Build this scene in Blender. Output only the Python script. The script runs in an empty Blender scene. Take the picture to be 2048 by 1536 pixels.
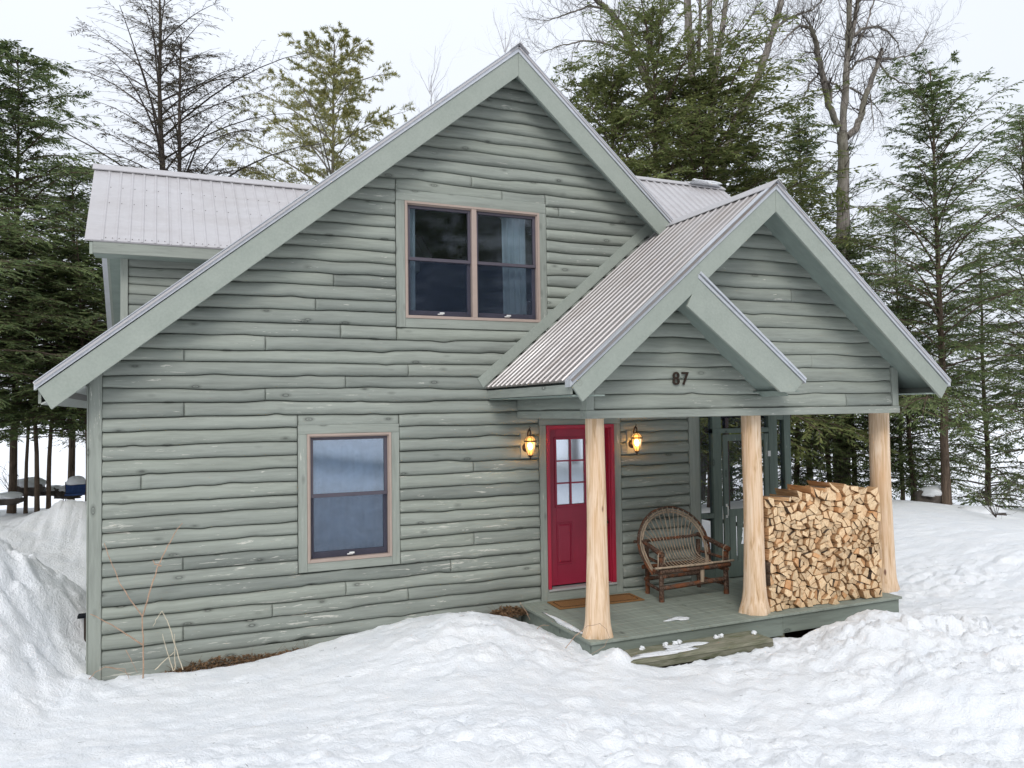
import bpy, bmesh, math, random
import numpy as np
from mathutils import Vector, Matrix
R = math.radians
sc = bpy.context.scene
col = sc.collection

# ------------------------------------------------------------------ camera
F_PX, YAW, PITCH, ROLL = 1569.04, -0.4092, 0.0334, -0.0140
CAM = np.array([0.7923, -9.2871, 2.4784])
_f = np.array([-math.sin(YAW)*math.cos(PITCH), math.cos(YAW)*math.cos(PITCH), math.sin(PITCH)])
_r = np.array([math.cos(YAW), math.sin(YAW), 0.0]); _u = np.cross(_r, _f)
CR = _r*math.cos(ROLL)+_u*math.sin(ROLL); CU = -_r*math.sin(ROLL)+_u*math.cos(ROLL); CF = _f
cd = bpy.data.cameras.new('camera'); cam = bpy.data.objects.new('camera', cd); col.objects.link(cam)
cam.matrix_world = Matrix(((CR[0], CU[0], -CF[0], CAM[0]), (CR[1], CU[1], -CF[1], CAM[1]), (CR[2], CU[2], -CF[2], CAM[2]), (0, 0, 0, 1)))
cd.sensor_width = 36; cd.lens = F_PX/2048*36; cd.clip_start = 0.05; cd.clip_end = 3000
sc.camera = cam
# ------------------------------------------------------------------ world, sun, exposure
SUN_EL, SUN_AZ = R(42), R(205)
w = bpy.data.worlds.new('World'); sc.world = w; w.use_nodes = True
nt = w.node_tree; bg = nt.nodes['Background']
sky = nt.nodes.new('ShaderNodeTexSky'); sky.sky_type = 'NISHITA'; sky.sun_disc = False
sky.sun_elevation = SUN_EL; sky.sun_rotation = SUN_AZ; sky.dust_density = 5; sky.air_density = 1.0
tc = nt.nodes.new('ShaderNodeTexCoord'); sep = nt.nodes.new('ShaderNodeSeparateXYZ')
nt.links.new(tc.outputs['Generated'], sep.inputs[0])
ramp = nt.nodes.new('ShaderNodeValToRGB')
ramp.color_ramp.elements[0].position = 0.0; ramp.color_ramp.elements[0].color = (7.15, 7.55, 8.25, 1)
ramp.color_ramp.elements[1].position = 0.9; ramp.color_ramp.elements[1].color = (8.6, 9.05, 9.8, 1)
nt.links.new(sep.outputs['Z'], ramp.inputs[0])
cn = nt.nodes.new('ShaderNodeTexNoise'); cn.inputs['Scale'].default_value = 1.6; cn.inputs['Detail'].default_value = 4
nt.links.new(tc.outputs['Generated'], cn.inputs['Vector'])
cr2 = nt.nodes.new('ShaderNodeMapRange'); cr2.inputs['From Min'].default_value = .3; cr2.inputs['From Max'].default_value = .7
cr2.inputs['To Min'].default_value = .96; cr2.inputs['To Max'].default_value = 1.02
nt.links.new(cn.outputs['Fac'], cr2.inputs['Value'])
cm = nt.nodes.new('ShaderNodeVectorMath'); cm.operation = 'SCALE'
nt.links.new(ramp.outputs['Color'], cm.inputs[0]); nt.links.new(cr2.outputs[0], cm.inputs['Scale'])
mx = nt.nodes.new('ShaderNodeMix'); mx.data_type = 'RGBA'; mx.inputs[0].default_value = 0.93
nt.links.new(sky.outputs[0], mx.inputs[6]); nt.links.new(cm.outputs[0], mx.inputs[7])
nt.links.new(mx.outputs[2], bg.inputs['Color']); bg.inputs['Strength'].default_value = 0.1
sd = bpy.data.lights.new('sun', 'SUN'); sd.energy = 1.25; sd.angle = R(22); sd.color = (1, .97, .93)
so = bpy.data.objects.new('sun', sd); col.objects.link(so)
so.rotation_euler = Vector((-math.sin(SUN_AZ)*math.cos(SUN_EL), -math.cos(SUN_AZ)*math.cos(SUN_EL), -math.sin(SUN_EL))).to_track_quat('-Z', 'Y').to_euler()
sc.view_settings.view_transform = 'Standard'; sc.view_settings.look = 'None'
sc.view_settings.exposure = 0.34; sc.view_settings.gamma = 1.0
sc.render.engine = 'CYCLES'; sc.cycles.use_denoising = True
sc.cycles.max_bounces = 7; sc.cycles.transparent_max_bounces = 12; sc.cycles.diffuse_bounces = 4
sc.cycles.sample_clamp_indirect = 8

# ------------------------------------------------------------------ helpers
def at(u, v, y):
    """the point of depth y seen at photograph pixel u, v"""
    d = CF*F_PX+CR*(u-1024)-CU*(v-768)
    return CAM+d*((y-CAM[1])/d[1])
def tag(o, label=None, cat=None, group=None, kind=None):
    if label: o['label'] = label
    if cat: o['category'] = cat
    if group: o['group'] = group
    if kind: o['kind'] = kind
    return o
def empty(name, loc=(0, 0, 0), rz=0):
    o = bpy.data.objects.new(name, None); col.objects.link(o)
    o.location = loc; o.rotation_euler.z = rz; o.empty_display_size = .2
    return o
class MB:
    def __init__(s): s.v = []; s.f = []; s.m = []; s.s = []
    def add(s, vs, fs, m=0, smooth=False):
        b = len(s.v); s.v += [tuple(map(float, p)) for p in vs]
        for f in fs: s.f.append([b+i for i in f]); s.m.append(m); s.s.append(smooth)
        return s
    def box(s, x0, x1, y0, y1, z0, z1, m=0):
        return s.add([(x0, y0, z0), (x1, y0, z0), (x1, y1, z0), (x0, y1, z0), (x0, y0, z1), (x1, y0, z1), (x1, y1, z1), (x0, y1, z1)],
                     [(0, 3, 2, 1), (4, 5, 6, 7), (0, 1, 5, 4), (1, 2, 6, 5), (2, 3, 7, 6), (3, 0, 4, 7)], m)
    def prism(s, poly, a, b, m=0):
        """poly: points (x,z) extruded along y from a to b"""
        n = len(poly)
        vs = [(p[0], a, p[1]) for p in poly]+[(p[0], b, p[1]) for p in poly]
        fs = [list(range(n)), list(range(2*n-1, n-1, -1))]+[(i, i+n, (i+1) % n+n, (i+1) % n) for i in range(n)]
        return s.add(vs, fs, m)
    def hexa(s, q0, q1, m=0):
        """two quads (lists of 4 points), joined"""
        return s.add(list(q0)+list(q1), [(3, 2, 1, 0), (4, 5, 6, 7), (0, 1, 5, 4), (1, 2, 6, 5), (2, 3, 7, 6), (3, 0, 4, 7)], m)
    def tube(s, pts, rad, n=8, m=0, cap=True, smooth=True, wob=0, rng=None):
        pts = [np.array(p, float) for p in pts]
        if not hasattr(rad, '__len__'): rad = [rad]*len(pts)
        up = None; vs = []; fs = []
        for i, p in enumerate(pts):
            t = pts[min(i+1, len(pts)-1)]-pts[max(i-1, 0)]; t = t/(np.linalg.norm(t)+1e-9)
            if up is None:
                a = np.array([0, 0, 1.]) if abs(t[2]) < .9 else np.array([1., 0, 0])
                up = np.cross(t, a)
            up = up-t*(up@t); up = up/(np.linalg.norm(up)+1e-9); sd_ = np.cross(t, up)
            for k in range(n):
                a = 2*math.pi*k/n; r = rad[i]*(1+(rng.uniform(-wob, wob) if rng and wob else 0))
                vs.append(p+(up*math.cos(a)+sd_*math.sin(a))*r)
        for i in range(len(pts)-1):
            for k in range(n):
                fs.append((i*n+k, i*n+(k+1) % n, (i+1)*n+(k+1) % n, (i+1)*n+k))
        s.add(vs, fs, m, smooth)
        if cap:
            s.add(vs[:n], [list(range(n))[::-1]], m); s.add(vs[-n:], [list(range(n))], m)
        return s
    def lathe(s, prof, c=(0, 0, 0), n=16, m=0, smooth=True, sq=0):
        vs = []; fs = []
        for r, z in prof:
            for k in range(n):
                a = 2*math.pi*k/n; vs.append((c[0]+r*math.cos(a), c[1]+r*math.sin(a), c[2]+z))
        for i in range(len(prof)-1):
            for k in range(n): fs.append((i*n+k, i*n+(k+1) % n, (i+1)*n+(k+1) % n, (i+1)*n+k))
        s.add(vs, fs, m, smooth); return s
    def build(s, name, mats, parent=None, loc=(0, 0, 0)):
        me = bpy.data.meshes.new(name); me.from_pydata(s.v, [], s.f)
        for m in (mats if isinstance(mats, (list, tuple)) else [mats]): me.materials.append(m)
        me.polygons.foreach_set('material_index', s.m); me.polygons.foreach_set('use_smooth', s.s)
        me.update(); o = bpy.data.objects.new(name, me); col.objects.link(o); o.location = loc
        if parent: o.parent = parent
        return o
def bevel(o, wd=.004, seg=1):
    md = o.modifiers.new('bevel', 'BEVEL'); md.width = wd; md.segments = seg; md.limit_method = 'ANGLE'
    return o
def fast_mesh(name, V, Fq, mats, parent=None, loc=(0, 0, 0), smooth=False, midx=None):
    """numpy mesh of quads"""
    me = bpy.data.meshes.new(name); V = np.asarray(V, np.float32); Fq = np.asarray(Fq, np.int32)
    n = len(Fq); k = Fq.shape[1]
    me.vertices.add(len(V)); me.vertices.foreach_set('co', V.ravel())
    me.loops.add(n*k); me.loops.foreach_set('vertex_index', Fq.ravel())
    me.polygons.add(n); me.polygons.foreach_set('loop_start', np.arange(0, n*k, k, dtype=np.int32))
    if midx is not None: me.polygons.foreach_set('material_index', np.asarray(midx, np.int32))
    me.polygons.foreach_set('use_smooth', np.full(n, smooth))
    for m in (mats if isinstance(mats, (list, tuple)) else [mats]): me.materials.append(m)
    me.update(calc_edges=True); me.validate()
    o = bpy.data.objects.new(name, me); col.objects.link(o); o.location = loc
    if parent: o.parent = parent
    return o
# ---- materials
class N:
    def __init__(s, name, rough=.7, spec=.3):
        s.mat = bpy.data.materials.new(name); s.mat.use_nodes = True; s.t = s.mat.node_tree
        s.b = s.t.nodes['Principled BSDF']; s.b.inputs['Roughness'].default_value = rough
        s.b.inputs['Specular IOR Level'].default_value = spec
        s.tc = s.t.nodes.new('ShaderNodeTexCoord')
    def n(s, k, **kw):
        x = s.t.nodes.new(k)
        for a, v in kw.items():
            if hasattr(x, a) and a not in x.inputs: setattr(x, a, v)
            else: x.inputs[a].default_value = v
        return x
    def l(s, a, b): s.t.links.new(a, b)
    def map(s, scale, src='Object', loc=(0, 0, 0)):
        m = s.n('ShaderNodeMapping'); m.inputs['Scale'].default_value = scale; m.inputs['Location'].default_value = loc
        s.l(s.tc.outputs[src], m.inputs[0]); return m.outputs[0]
    def noise(s, vec, scale=1, detail=4, rough=.55, dist=0):
        x = s.n('ShaderNodeTexNoise'); x.inputs['Scale'].default_value = scale; x.inputs['Detail'].default_value = detail
        x.inputs['Roughness'].default_value = rough; x.inputs['Distortion'].default_value = dist
        s.l(vec, x.inputs['Vector']); return x.outputs['Fac']
    def ramp(s, fac, *st):
        r = s.n('ShaderNodeValToRGB'); e = r.color_ramp.elements
        while len(e) < len(st): e.new(.5)
        for i, (p, c) in enumerate(st):
            e[i].position = p; e[i].color = (c[0], c[1], c[2], 1) if hasattr(c, '__len__') else (c, c, c, 1)
        s.l(fac, r.inputs[0]); return r.outputs[0]
    def mix(s, fac, a, b, mode='MIX'):
        m = s.n('ShaderNodeMix'); m.data_type = 'RGBA'; m.blend_type = mode
        for i, x in ((0, fac), (6, a), (7, b)):
            if hasattr(x, 'links') or hasattr(x, 'is_linked'): s.l(x, m.inputs[i])
            elif hasattr(x, '__len__'): m.inputs[i].default_value = (x[0], x[1], x[2], 1)
            else: m.inputs[i].default_value = x
        return m.outputs[2]
    def math(s, op, a, b=0):
        m = s.n('ShaderNodeMath'); m.operation = op
        for i, x in enumerate((a, b)):
            if hasattr(x, 'is_linked'): s.l(x, m.inputs[i])
            else: m.inputs[i].default_value = x
        return m.outputs[0]
    def col(s, c):
        if hasattr(c, 'is_linked'): s.l(c, s.b.inputs['Base Color'])
        else: s.b.inputs['Base Color'].default_value = (c[0], c[1], c[2], 1)
        return s
    def bump(s, h, strength=.3, dist=.01):
        b = s.n('ShaderNodeBump'); b.inputs['Strength'].default_value = strength; b.inputs['Distance'].default_value = dist
        s.l(h, b.inputs['Height']); s.l(b.outputs[0], s.b.inputs['Normal']); return s
def paint(name, axis='x', wear=1.0, base=(.290, .314, .279), dark=.60):
    k = N(name, .62, .25); i = 'xyz'.index(axis)
    def sv(a, b): v = [b, b, b]; v[i] = a; return tuple(v)
    g = k.noise(k.map(sv(2.2, 26)), 1, 6, .62, .4)
    big = k.noise(k.map(sv(.55, 5.2)), 1, 3)
    c = k.ramp(g, (.3, [x*dark for x in base]), (.55, base), (.75, [x*1.13 for x in base]))
    c = k.mix(.55, c, k.ramp(big, (.32, [x*.78 for x in base]), (.6, [x*1.14 for x in base])))
    vo = k.n('ShaderNodeTexVoronoi'); vo.inputs['Scale'].default_value = 1; vo.inputs['Randomness'].default_value = 1
    k.l(k.map(sv(2.3, 5.6), loc=(.3, .7, .1)), vo.inputs['Vector'])
    kn = k.ramp(vo.outputs['Distance'], (0, .45), (.035, .55), (.055, .05), (.085, .75), (.115, .3), (.19, 0))
    gate = k.ramp(vo.outputs['Color'], (.30, 0), (.36, 1)); kn = k.math('MULTIPLY', kn, gate)
    c = k.mix(k.math('MULTIPLY', kn, 1.35), c, [x*.36 for x in base])
    at_ = k.n('ShaderNodeAttribute'); at_.attribute_name = 'tone'
    c = k.mix(1, c, k.ramp(k.math('ADD', k.math('MULTIPLY', at_.outputs['Fac'], .35), .5), (0, (.74, .75, .76)), (.5, (1, 1, 1)), (1, (1.0, 1.0, .98))), 'MULTIPLY')
    kw = k.ramp(vo.outputs['Distance'], (.0, 1), (.045, .9), (.06, 0))
    rnd = k.ramp(vo.outputs['Color'], (.0, 0), (.62, 0), (.66, .75))
    c = k.mix(k.math('MULTIPLY', kw, rnd), c, (.56, .55, .49))
    st = k.noise(k.map(sv(3.5, 38)), 1, 5, .7, .6)
    ms = k.noise(k.map(sv(.8, 1.7), loc=(2, 3, 1.3)), 1, 2)
    z = k.n('ShaderNodeSeparateXYZ'); k.l(k.tc.outputs['Object'], z.inputs[0])
    hz = k.n('ShaderNodeMapRange'); hz.inputs['From Min'].default_value = -.3; hz.inputs['From Max'].default_value = 3.4
    hz.inputs['To Min'].default_value = .055*wear; hz.inputs['To Max'].default_value = -.01
    k.l(z.outputs['Z'], hz.inputs['Value'])
    th = k.math('ADD', k.math('ADD', st, hz.outputs[0]), k.math('MULTIPLY', ms, .38))
    pl = k.ramp(th, (.852, 0), (.885, 1))
    c = k.mix(k.math('MULTIPLY', pl, .85), c, (.58, .57, .51))
    k.col(c)
    k.bump(k.math('SUBTRACT', k.math('ADD', g, k.math('MULTIPLY', k.noise(k.map(sv(14, 60)), 1, 3), .5)), k.math('MULTIPLY', kn, .6)), .55, .006)
    return k.mat
def simple(name, c, rough=.6, spec=.3, var=.15, scale=(8, 8, 8), bump=.2, metallic=0, src='Object'):
    k = N(name, rough, spec); f = k.noise(k.map(scale, src), 1, 5, .6)
    k.col(k.ramp(f, (.3, [x*(1-var) for x in c]), (.7, [min(1, x*(1+var)) for x in c])))
    k.b.inputs['Metallic'].default_value = metallic
    if bump: k.bump(f, bump, .006)
    return k.mat
M = {}
M['log'] = paint('painted_log_siding'); M['log_y'] = paint('painted_side_siding', 'y', .5)
M['trim'] = paint('painted_board', 'x', .25); M['trim_z'] = paint('painted_upright_board', 'z', .25)
M['trim_y'] = paint('painted_depth_board', 'y', .25)
def rake_mat():
    k = N('painted_rake_board', .6, .25); f = k.noise(k.map((3, 3, 3)), 1, 5, .6); g = k.noise(k.map((40, 40, 40)), 1, 3)
    c = k.mix(.4, k.ramp(f, (.3, (.275, .31, .272)), (.7, (.345, .378, .335))), k.ramp(g, (.3, (.27, .30, .265)), (.7, (.35, .38, .34))))
    vo = k.n('ShaderNodeTexVoronoi'); vo.inputs['Scale'].default_value = 1.6; k.l(k.map((1, 1, 1)), vo.inputs['Vector'])
    c = k.mix(k.ramp(vo.outputs['Distance'], (.0, .1), (.028, .6), (.045, .1), (.055, .45), (.08, 0)), c, (.2, .22, .19)); k.col(c); k.bump(g, .3, .004); return k.mat
M['rake'] = rake_mat()
M['deck'] = paint('painted_deck', 'y', -2.5, base=(.25, .28, .24))
M['rim'] = paint('painted_deck_rim', 'x', -2.5, base=(.19, .22, .19))
M['screenwood'] = paint('dark_green_screen_frame', 'z', 0, base=(.14, .18, .155))
M['dark'] = simple('dark_interior', (.012, .014, .018), .9, .1, bump=0)
def metal_mat(name, c, dirt):
    k = N(name, .34, .5); k.b.inputs['Metallic'].default_value = .35
    f = k.noise(k.map((.9, 3.2, .9)), 1, 6, .7, .5); g = k.noise(k.map((14, 14, 14)), 1, 4)
    c1 = k.ramp(g, (.3, [x*.93 for x in c]), (.7, c))
    k.col(k.mix(k.ramp(f, (.42, 0), (.72, dirt)), c1, (.20, .155, .12)))
    k.l(k.ramp(f, (.3, .3), (.8, .6)), k.b.inputs['Roughness']); k.bump(f, .08, .01); return k.mat
M['metal'] = metal_mat('ribbed_roof_steel', (.53, .515, .525), .18)
M['rib'] = metal_mat('worn_steel_rib', (.45, .43, .43), .3)
M['metal2'] = metal_mat('dirty_ribbed_roof_steel', (.29, .27, .26), .8)
M['edge'] = simple('bright_drip_edge', (.60, .62, .66), .3, .5, .06, metallic=.4, bump=0)
M['soffit'] = simple('soffit_board', (.25, .30, .27), .7, .2, .12, (3, 9, 3))
M['red'] = simple('crimson_door_paint', (.30, .010, .040), .38, .5, .1, (5, 5, 2), .06)
M['red2'] = simple('crimson_trim_paint', (.39, .014, .042), .4, .5, .1, (5, 5, 2), .06)
M['tan'] = simple('tan_window_cladding', (.40, .315, .27), .45, .4, .05, bump=0)
M['sash'] = simple('dark_window_sash', (.085, .075, .095), .5, .4, .1, bump=0)
M['white'] = simple('worn_white_plastic', (.7, .7, .68), .5, .4, .05, bump=0)
M['bronze'] = simple('dark_bronze_metal', (.045, .028, .02), .4, .5, .3, (30, 30, 30), .1, .6)
M['mat_c'] = None
k = N('coir_mat', .95, .05); f = k.noise(k.map((160, 160, 160)), 1, 3)
k.col(k.ramp(f, (.3, (.15, .075, .03)), (.7, (.34, .19, .085)))); k.bump(f, .8, .008); M['coir'] = k.mat
M['coir_d'] = simple('dark_coir_pattern', (.035, .022, .018), .95, .05, .3, (120, 120, 120), .5)
def glass(name, refl, tint):
    m = bpy.data.materials.new(name); m.use_nodes = True; t = m.node_tree; t.nodes.clear()
    o = t.nodes.new('ShaderNodeOutputMaterial'); a = t.nodes.new('ShaderNodeBsdfTransparent'); b = t.nodes.new('ShaderNodeBsdfGlossy')
    x = t.nodes.new('ShaderNodeMixShader'); fr = t.nodes.new('ShaderNodeFresnel'); ad = t.nodes.new('ShaderNodeMath'); ad.operation = 'ADD'
    fr.inputs[0].default_value = 1.45; ad.inputs[1].default_value = refl; a.inputs[0].default_value = (*tint, 1)
    b.inputs['Roughness'].default_value = .05; b.inputs['Color'].default_value = (.86, .92, 1, 1)
    tcc = t.nodes.new('ShaderNodeTexCoord'); nz = t.nodes.new('ShaderNodeTexNoise'); nz.inputs['Scale'].default_value = 1.3
    bp = t.nodes.new('ShaderNodeBump'); bp.inputs['Strength'].default_value = .05; bp.inputs['Distance'].default_value = .01
    t.links.new(tcc.outputs['Object'], nz.inputs['Vector']); t.links.new(nz.outputs['Fac'], bp.inputs['Height']); t.links.new(bp.outputs[0], b.inputs['Normal'])
    t.links.new(fr.outputs[0], ad.inputs[0]); t.links.new(ad.outputs[0], x.inputs[0]); t.links.new(a.outputs[0], x.inputs[1]); t.links.new(b.outputs[0], x.inputs[2])
    t.links.new(x.outputs[0], o.inputs[0]); return m
M['glass'] = glass('window_glass', .035, (.90, .94, .97))
M['glass3'] = glass('lower_window_glass', .16, (.8, .88, .95))
M['glass2'] = glass('door_pane_glass', .42, (1, 1, 1))
def screen(name, dens):
    m = bpy.data.materials.new(name); m.use_nodes = True; t = m.node_tree; t.nodes.clear()
    o = t.nodes.new('ShaderNodeOutputMaterial'); a = t.nodes.new('ShaderNodeBsdfTransparent'); b = t.nodes.new('ShaderNodeBsdfDiffuse')
    b.inputs[0].default_value = (.035, .05, .085, 1); x = t.nodes.new('ShaderNodeMixShader'); x.inputs[0].default_value = dens
    t.links.new(a.outputs[0], x.inputs[1]); t.links.new(b.outputs[0], x.inputs[2]); t.links.new(x.outputs[0], o.inputs[0]); return m
M['screen'] = screen('insect_screen', .32); M['winscreen'] = screen('window_insect_screen', .3)
def cloth(name, c):
    k = N(name, .9, .1); f = k.noise(k.map((9, 9, 1.2)), 1, 4); k.col(k.ramp(f, (.3, [x*.85 for x in c]), (.7, c))); return k.mat
M['curtain'] = cloth('teal_curtain', (.52, .60, .62)); k = N('sheer_with_painted_reflections', .9, .1); f = k.noise(k.map((16, 16, 1.4)), 1, 4); g = k.noise(k.map((2.4, 2.4, 3.5)), 1, 5, .65, .8)
k.col(k.mix(.55, k.ramp(f, (.35, (.26, .34, .44)), (.65, (.42, .52, .62))), k.ramp(g, (.36, (.16, .22, .32)), (.62, (.50, .60, .70))))); M['sheer'] = k.mat  # broad mottling in the cloth colour stands in for reflections on the pane
M['lace'] = cloth('white_door_curtain', (.88, .9, .93))
k = N('peeled_cedar', .6, .3)
f = k.noise(k.map((26, 26, 1.6)), 1, 6, .6, 1.2); g = k.noise(k.map((4, 4, 1.1)), 1, 4)
c = k.ramp(f, (.22, (.30, .155, .07)), (.38, (.62, .42, .25)), (.56, (.78, .59, .42)), (.8, (.86, .72, .57)))
c = k.mix(k.ramp(g, (.48, 0), (.78, .65)), c, (.66, .40, .21))
vo = k.n('ShaderNodeTexVoronoi'); k.l(k.map((5, 5, 1.9), loc=(.4, .1, .33)), vo.inputs['Vector']); vo.inputs['Scale'].default_value = 1
c = k.mix(k.ramp(vo.outputs['Distance'], (.05, .85), (.1, .0)), c, (.13, .05, .035))
k.col(c); k.bump(f, .5, .01); M['cedar'] = k.mat
def wood_obj(name, light, dark, sc3, rnd=.25):
    k = N(name, .75, .2); f = k.noise(k.map(sc3), 1, 6, .65, .4)
    c = k.ramp(f, (.28, dark), (.62, light))
    oi = k.n('ShaderNodeObjectInfo'); c = k.mix(k.math('MULTIPLY', k.ramp(oi.outputs['Random'], (0, 0), (.7, .25), (.88, .35), (.95, 1.6)), rnd), c, (.62, .27, .09))
    c = k.mix(1, c, k.ramp(k.math('FRACT', k.math('MULTIPLY', oi.outputs['Random'], 37.7)), (0, .74), (.4, 1), (1, 1)), 'MULTIPLY')
    k.col(c); k.bump(f, .6, .008); return k.mat
M['endgrain'] = wood_obj('firewood_end_grain', (.90, .70, .46), (.62, .40, .21), (30, 4, 30), .42)
M['splitface'] = wood_obj('firewood_split_face', (.62, .40, .22), (.30, .16, .075), (34, 3, 34), .25)
M['bark'] = wood_obj('firewood_bark', (.16, .12, .09), (.03, .022, .017), (40, 8, 40), 0)
M['weathered'] = wood_obj('mossy_weathered_plank', (.26, .25, .19), (.07, .085, .035), (4, 22, 22), 0)
k = N('rustic_branch_wood', .8, .2); f = k.noise(k.map((46, 46, 46)), 1, 6, .7, .6); g = k.noise(k.map((7, 7, 7)), 1, 3)
c = k.ramp(f, (.3, (.02, .012, .01)), (.5, (.085, .05, .035)), (.72, (.27, .2, .155)))
c = k.mix(k.ramp(g, (.5, 0), (.62, .7)), c, (.22, .075, .03)); k.col(c); k.bump(f, .9, .01); M['branch'] = k.mat
M['twig'] = simple('willow_twig', (.36, .28, .205), .7, .2, .35, (25, 25, 8), .4)
# snow
k = N('snow', .55, .35); f1 = k.noise(k.map((2.6, 2.6, 2.6)), 1, 6, .6); f2 = k.noise(k.map((38, 38, 38)), 1, 4, .7)
k.col(k.ramp(f1, (.3, (.86, .89, .93)), (.7, (.94, .95, .965))))
k.bump(k.math('ADD', k.math('MULTIPLY', f1, 1.4), k.math('MULTIPLY', f2, .6)), .9, .04); M['snow'] = k.mat
M['soil'] = simple('bare_soil', (.05, .035, .022), .95, .1, .5, (12, 12, 12), .8)
M['litter'] = simple('dry_leaves', (.16, .10, .058), .9, .1, .6, (30, 30, 30), .3)
M['rock'] = simple('dark_rock', (.10, .085, .075), .85, .2, .5, (5, 5, 5), .8)

# trees
def foliage(name, a, b, c3):
    k = N(name, .65, .25); f = k.noise(k.map((1.1, 1.1, 1.1)), 1, 3); g = k.noise(k.map((9, 9, 9)), 1, 2)
    oi = k.n('ShaderNodeObjectInfo')
    c = k.mix(k.ramp(f, (.35, 0), (.65, 1)), a, b); c = k.mix(k.ramp(g, (.4, 0), (.7, .8)), c, c3)
    c = k.mix(k.math('MULTIPLY', oi.outputs['Random'], .35), c, [x*1.35 for x in b]); k.col(c)
    tr = k.n('ShaderNodeBsdfTranslucent'); k.l(c, tr.inputs[0]); ms = k.n('ShaderNodeMixShader'); ms.inputs[0].default_value = .36
    out = k.t.nodes['Material Output']; k.l(k.b.outputs[0], ms.inputs[1]); k.l(tr.outputs[0], ms.inputs[2]); k.l(ms.outputs[0], out.inputs[0])
    return k.mat
M['hem'] = foliage('hemlock_needles', (.072, .115, .055), (.13, .18, .072), (.26, .295, .11))
M['cedarleaf'] = foliage('olive_cedar_foliage', (.082, .12, .045), (.155, .19, .065), (.29, .28, .10))
M['pineleaf'] = foliage('golden_pine_needles', (.15, .18, .075), (.26, .26, .09), (.38, .31, .11))
M['sparse'] = foliage('thin_hemlock_needles', (.05, .052, .032), (.09, .075, .045), (.11, .09, .05))
def bark_mat(name, a, b, moss=0):
    k = N(name, .9, .1); f = k.noise(k.map((16, 16, 2.6)), 1, 6, .7, .5)
    c = k.ramp(f, (.32, a), (.66, b)); g = k.noise(k.map((2, 2, .8)), 1, 3)
    if moss: c = k.mix(k.ramp(g, (.42, 0), (.6, moss)), c, (.075, .085, .025))
    k.col(c); k.bump(f, 1, .03); return k.mat
M['tb'] = bark_mat('hemlock_bark', (.05, .038, .03), (.19, .14, .105))
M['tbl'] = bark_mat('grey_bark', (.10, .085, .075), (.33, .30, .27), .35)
M['tbm'] = bark_mat('mossy_bark', (.045, .032, .022), (.17, .13, .085), .7)
M['tbd'] = bark_mat('dead_twig_bark', (.035, .028, .025), (.12, .10, .085))
M['far'] = bark_mat('pale_far_bark', (.35, .34, .35), (.5, .49, .5))

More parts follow.
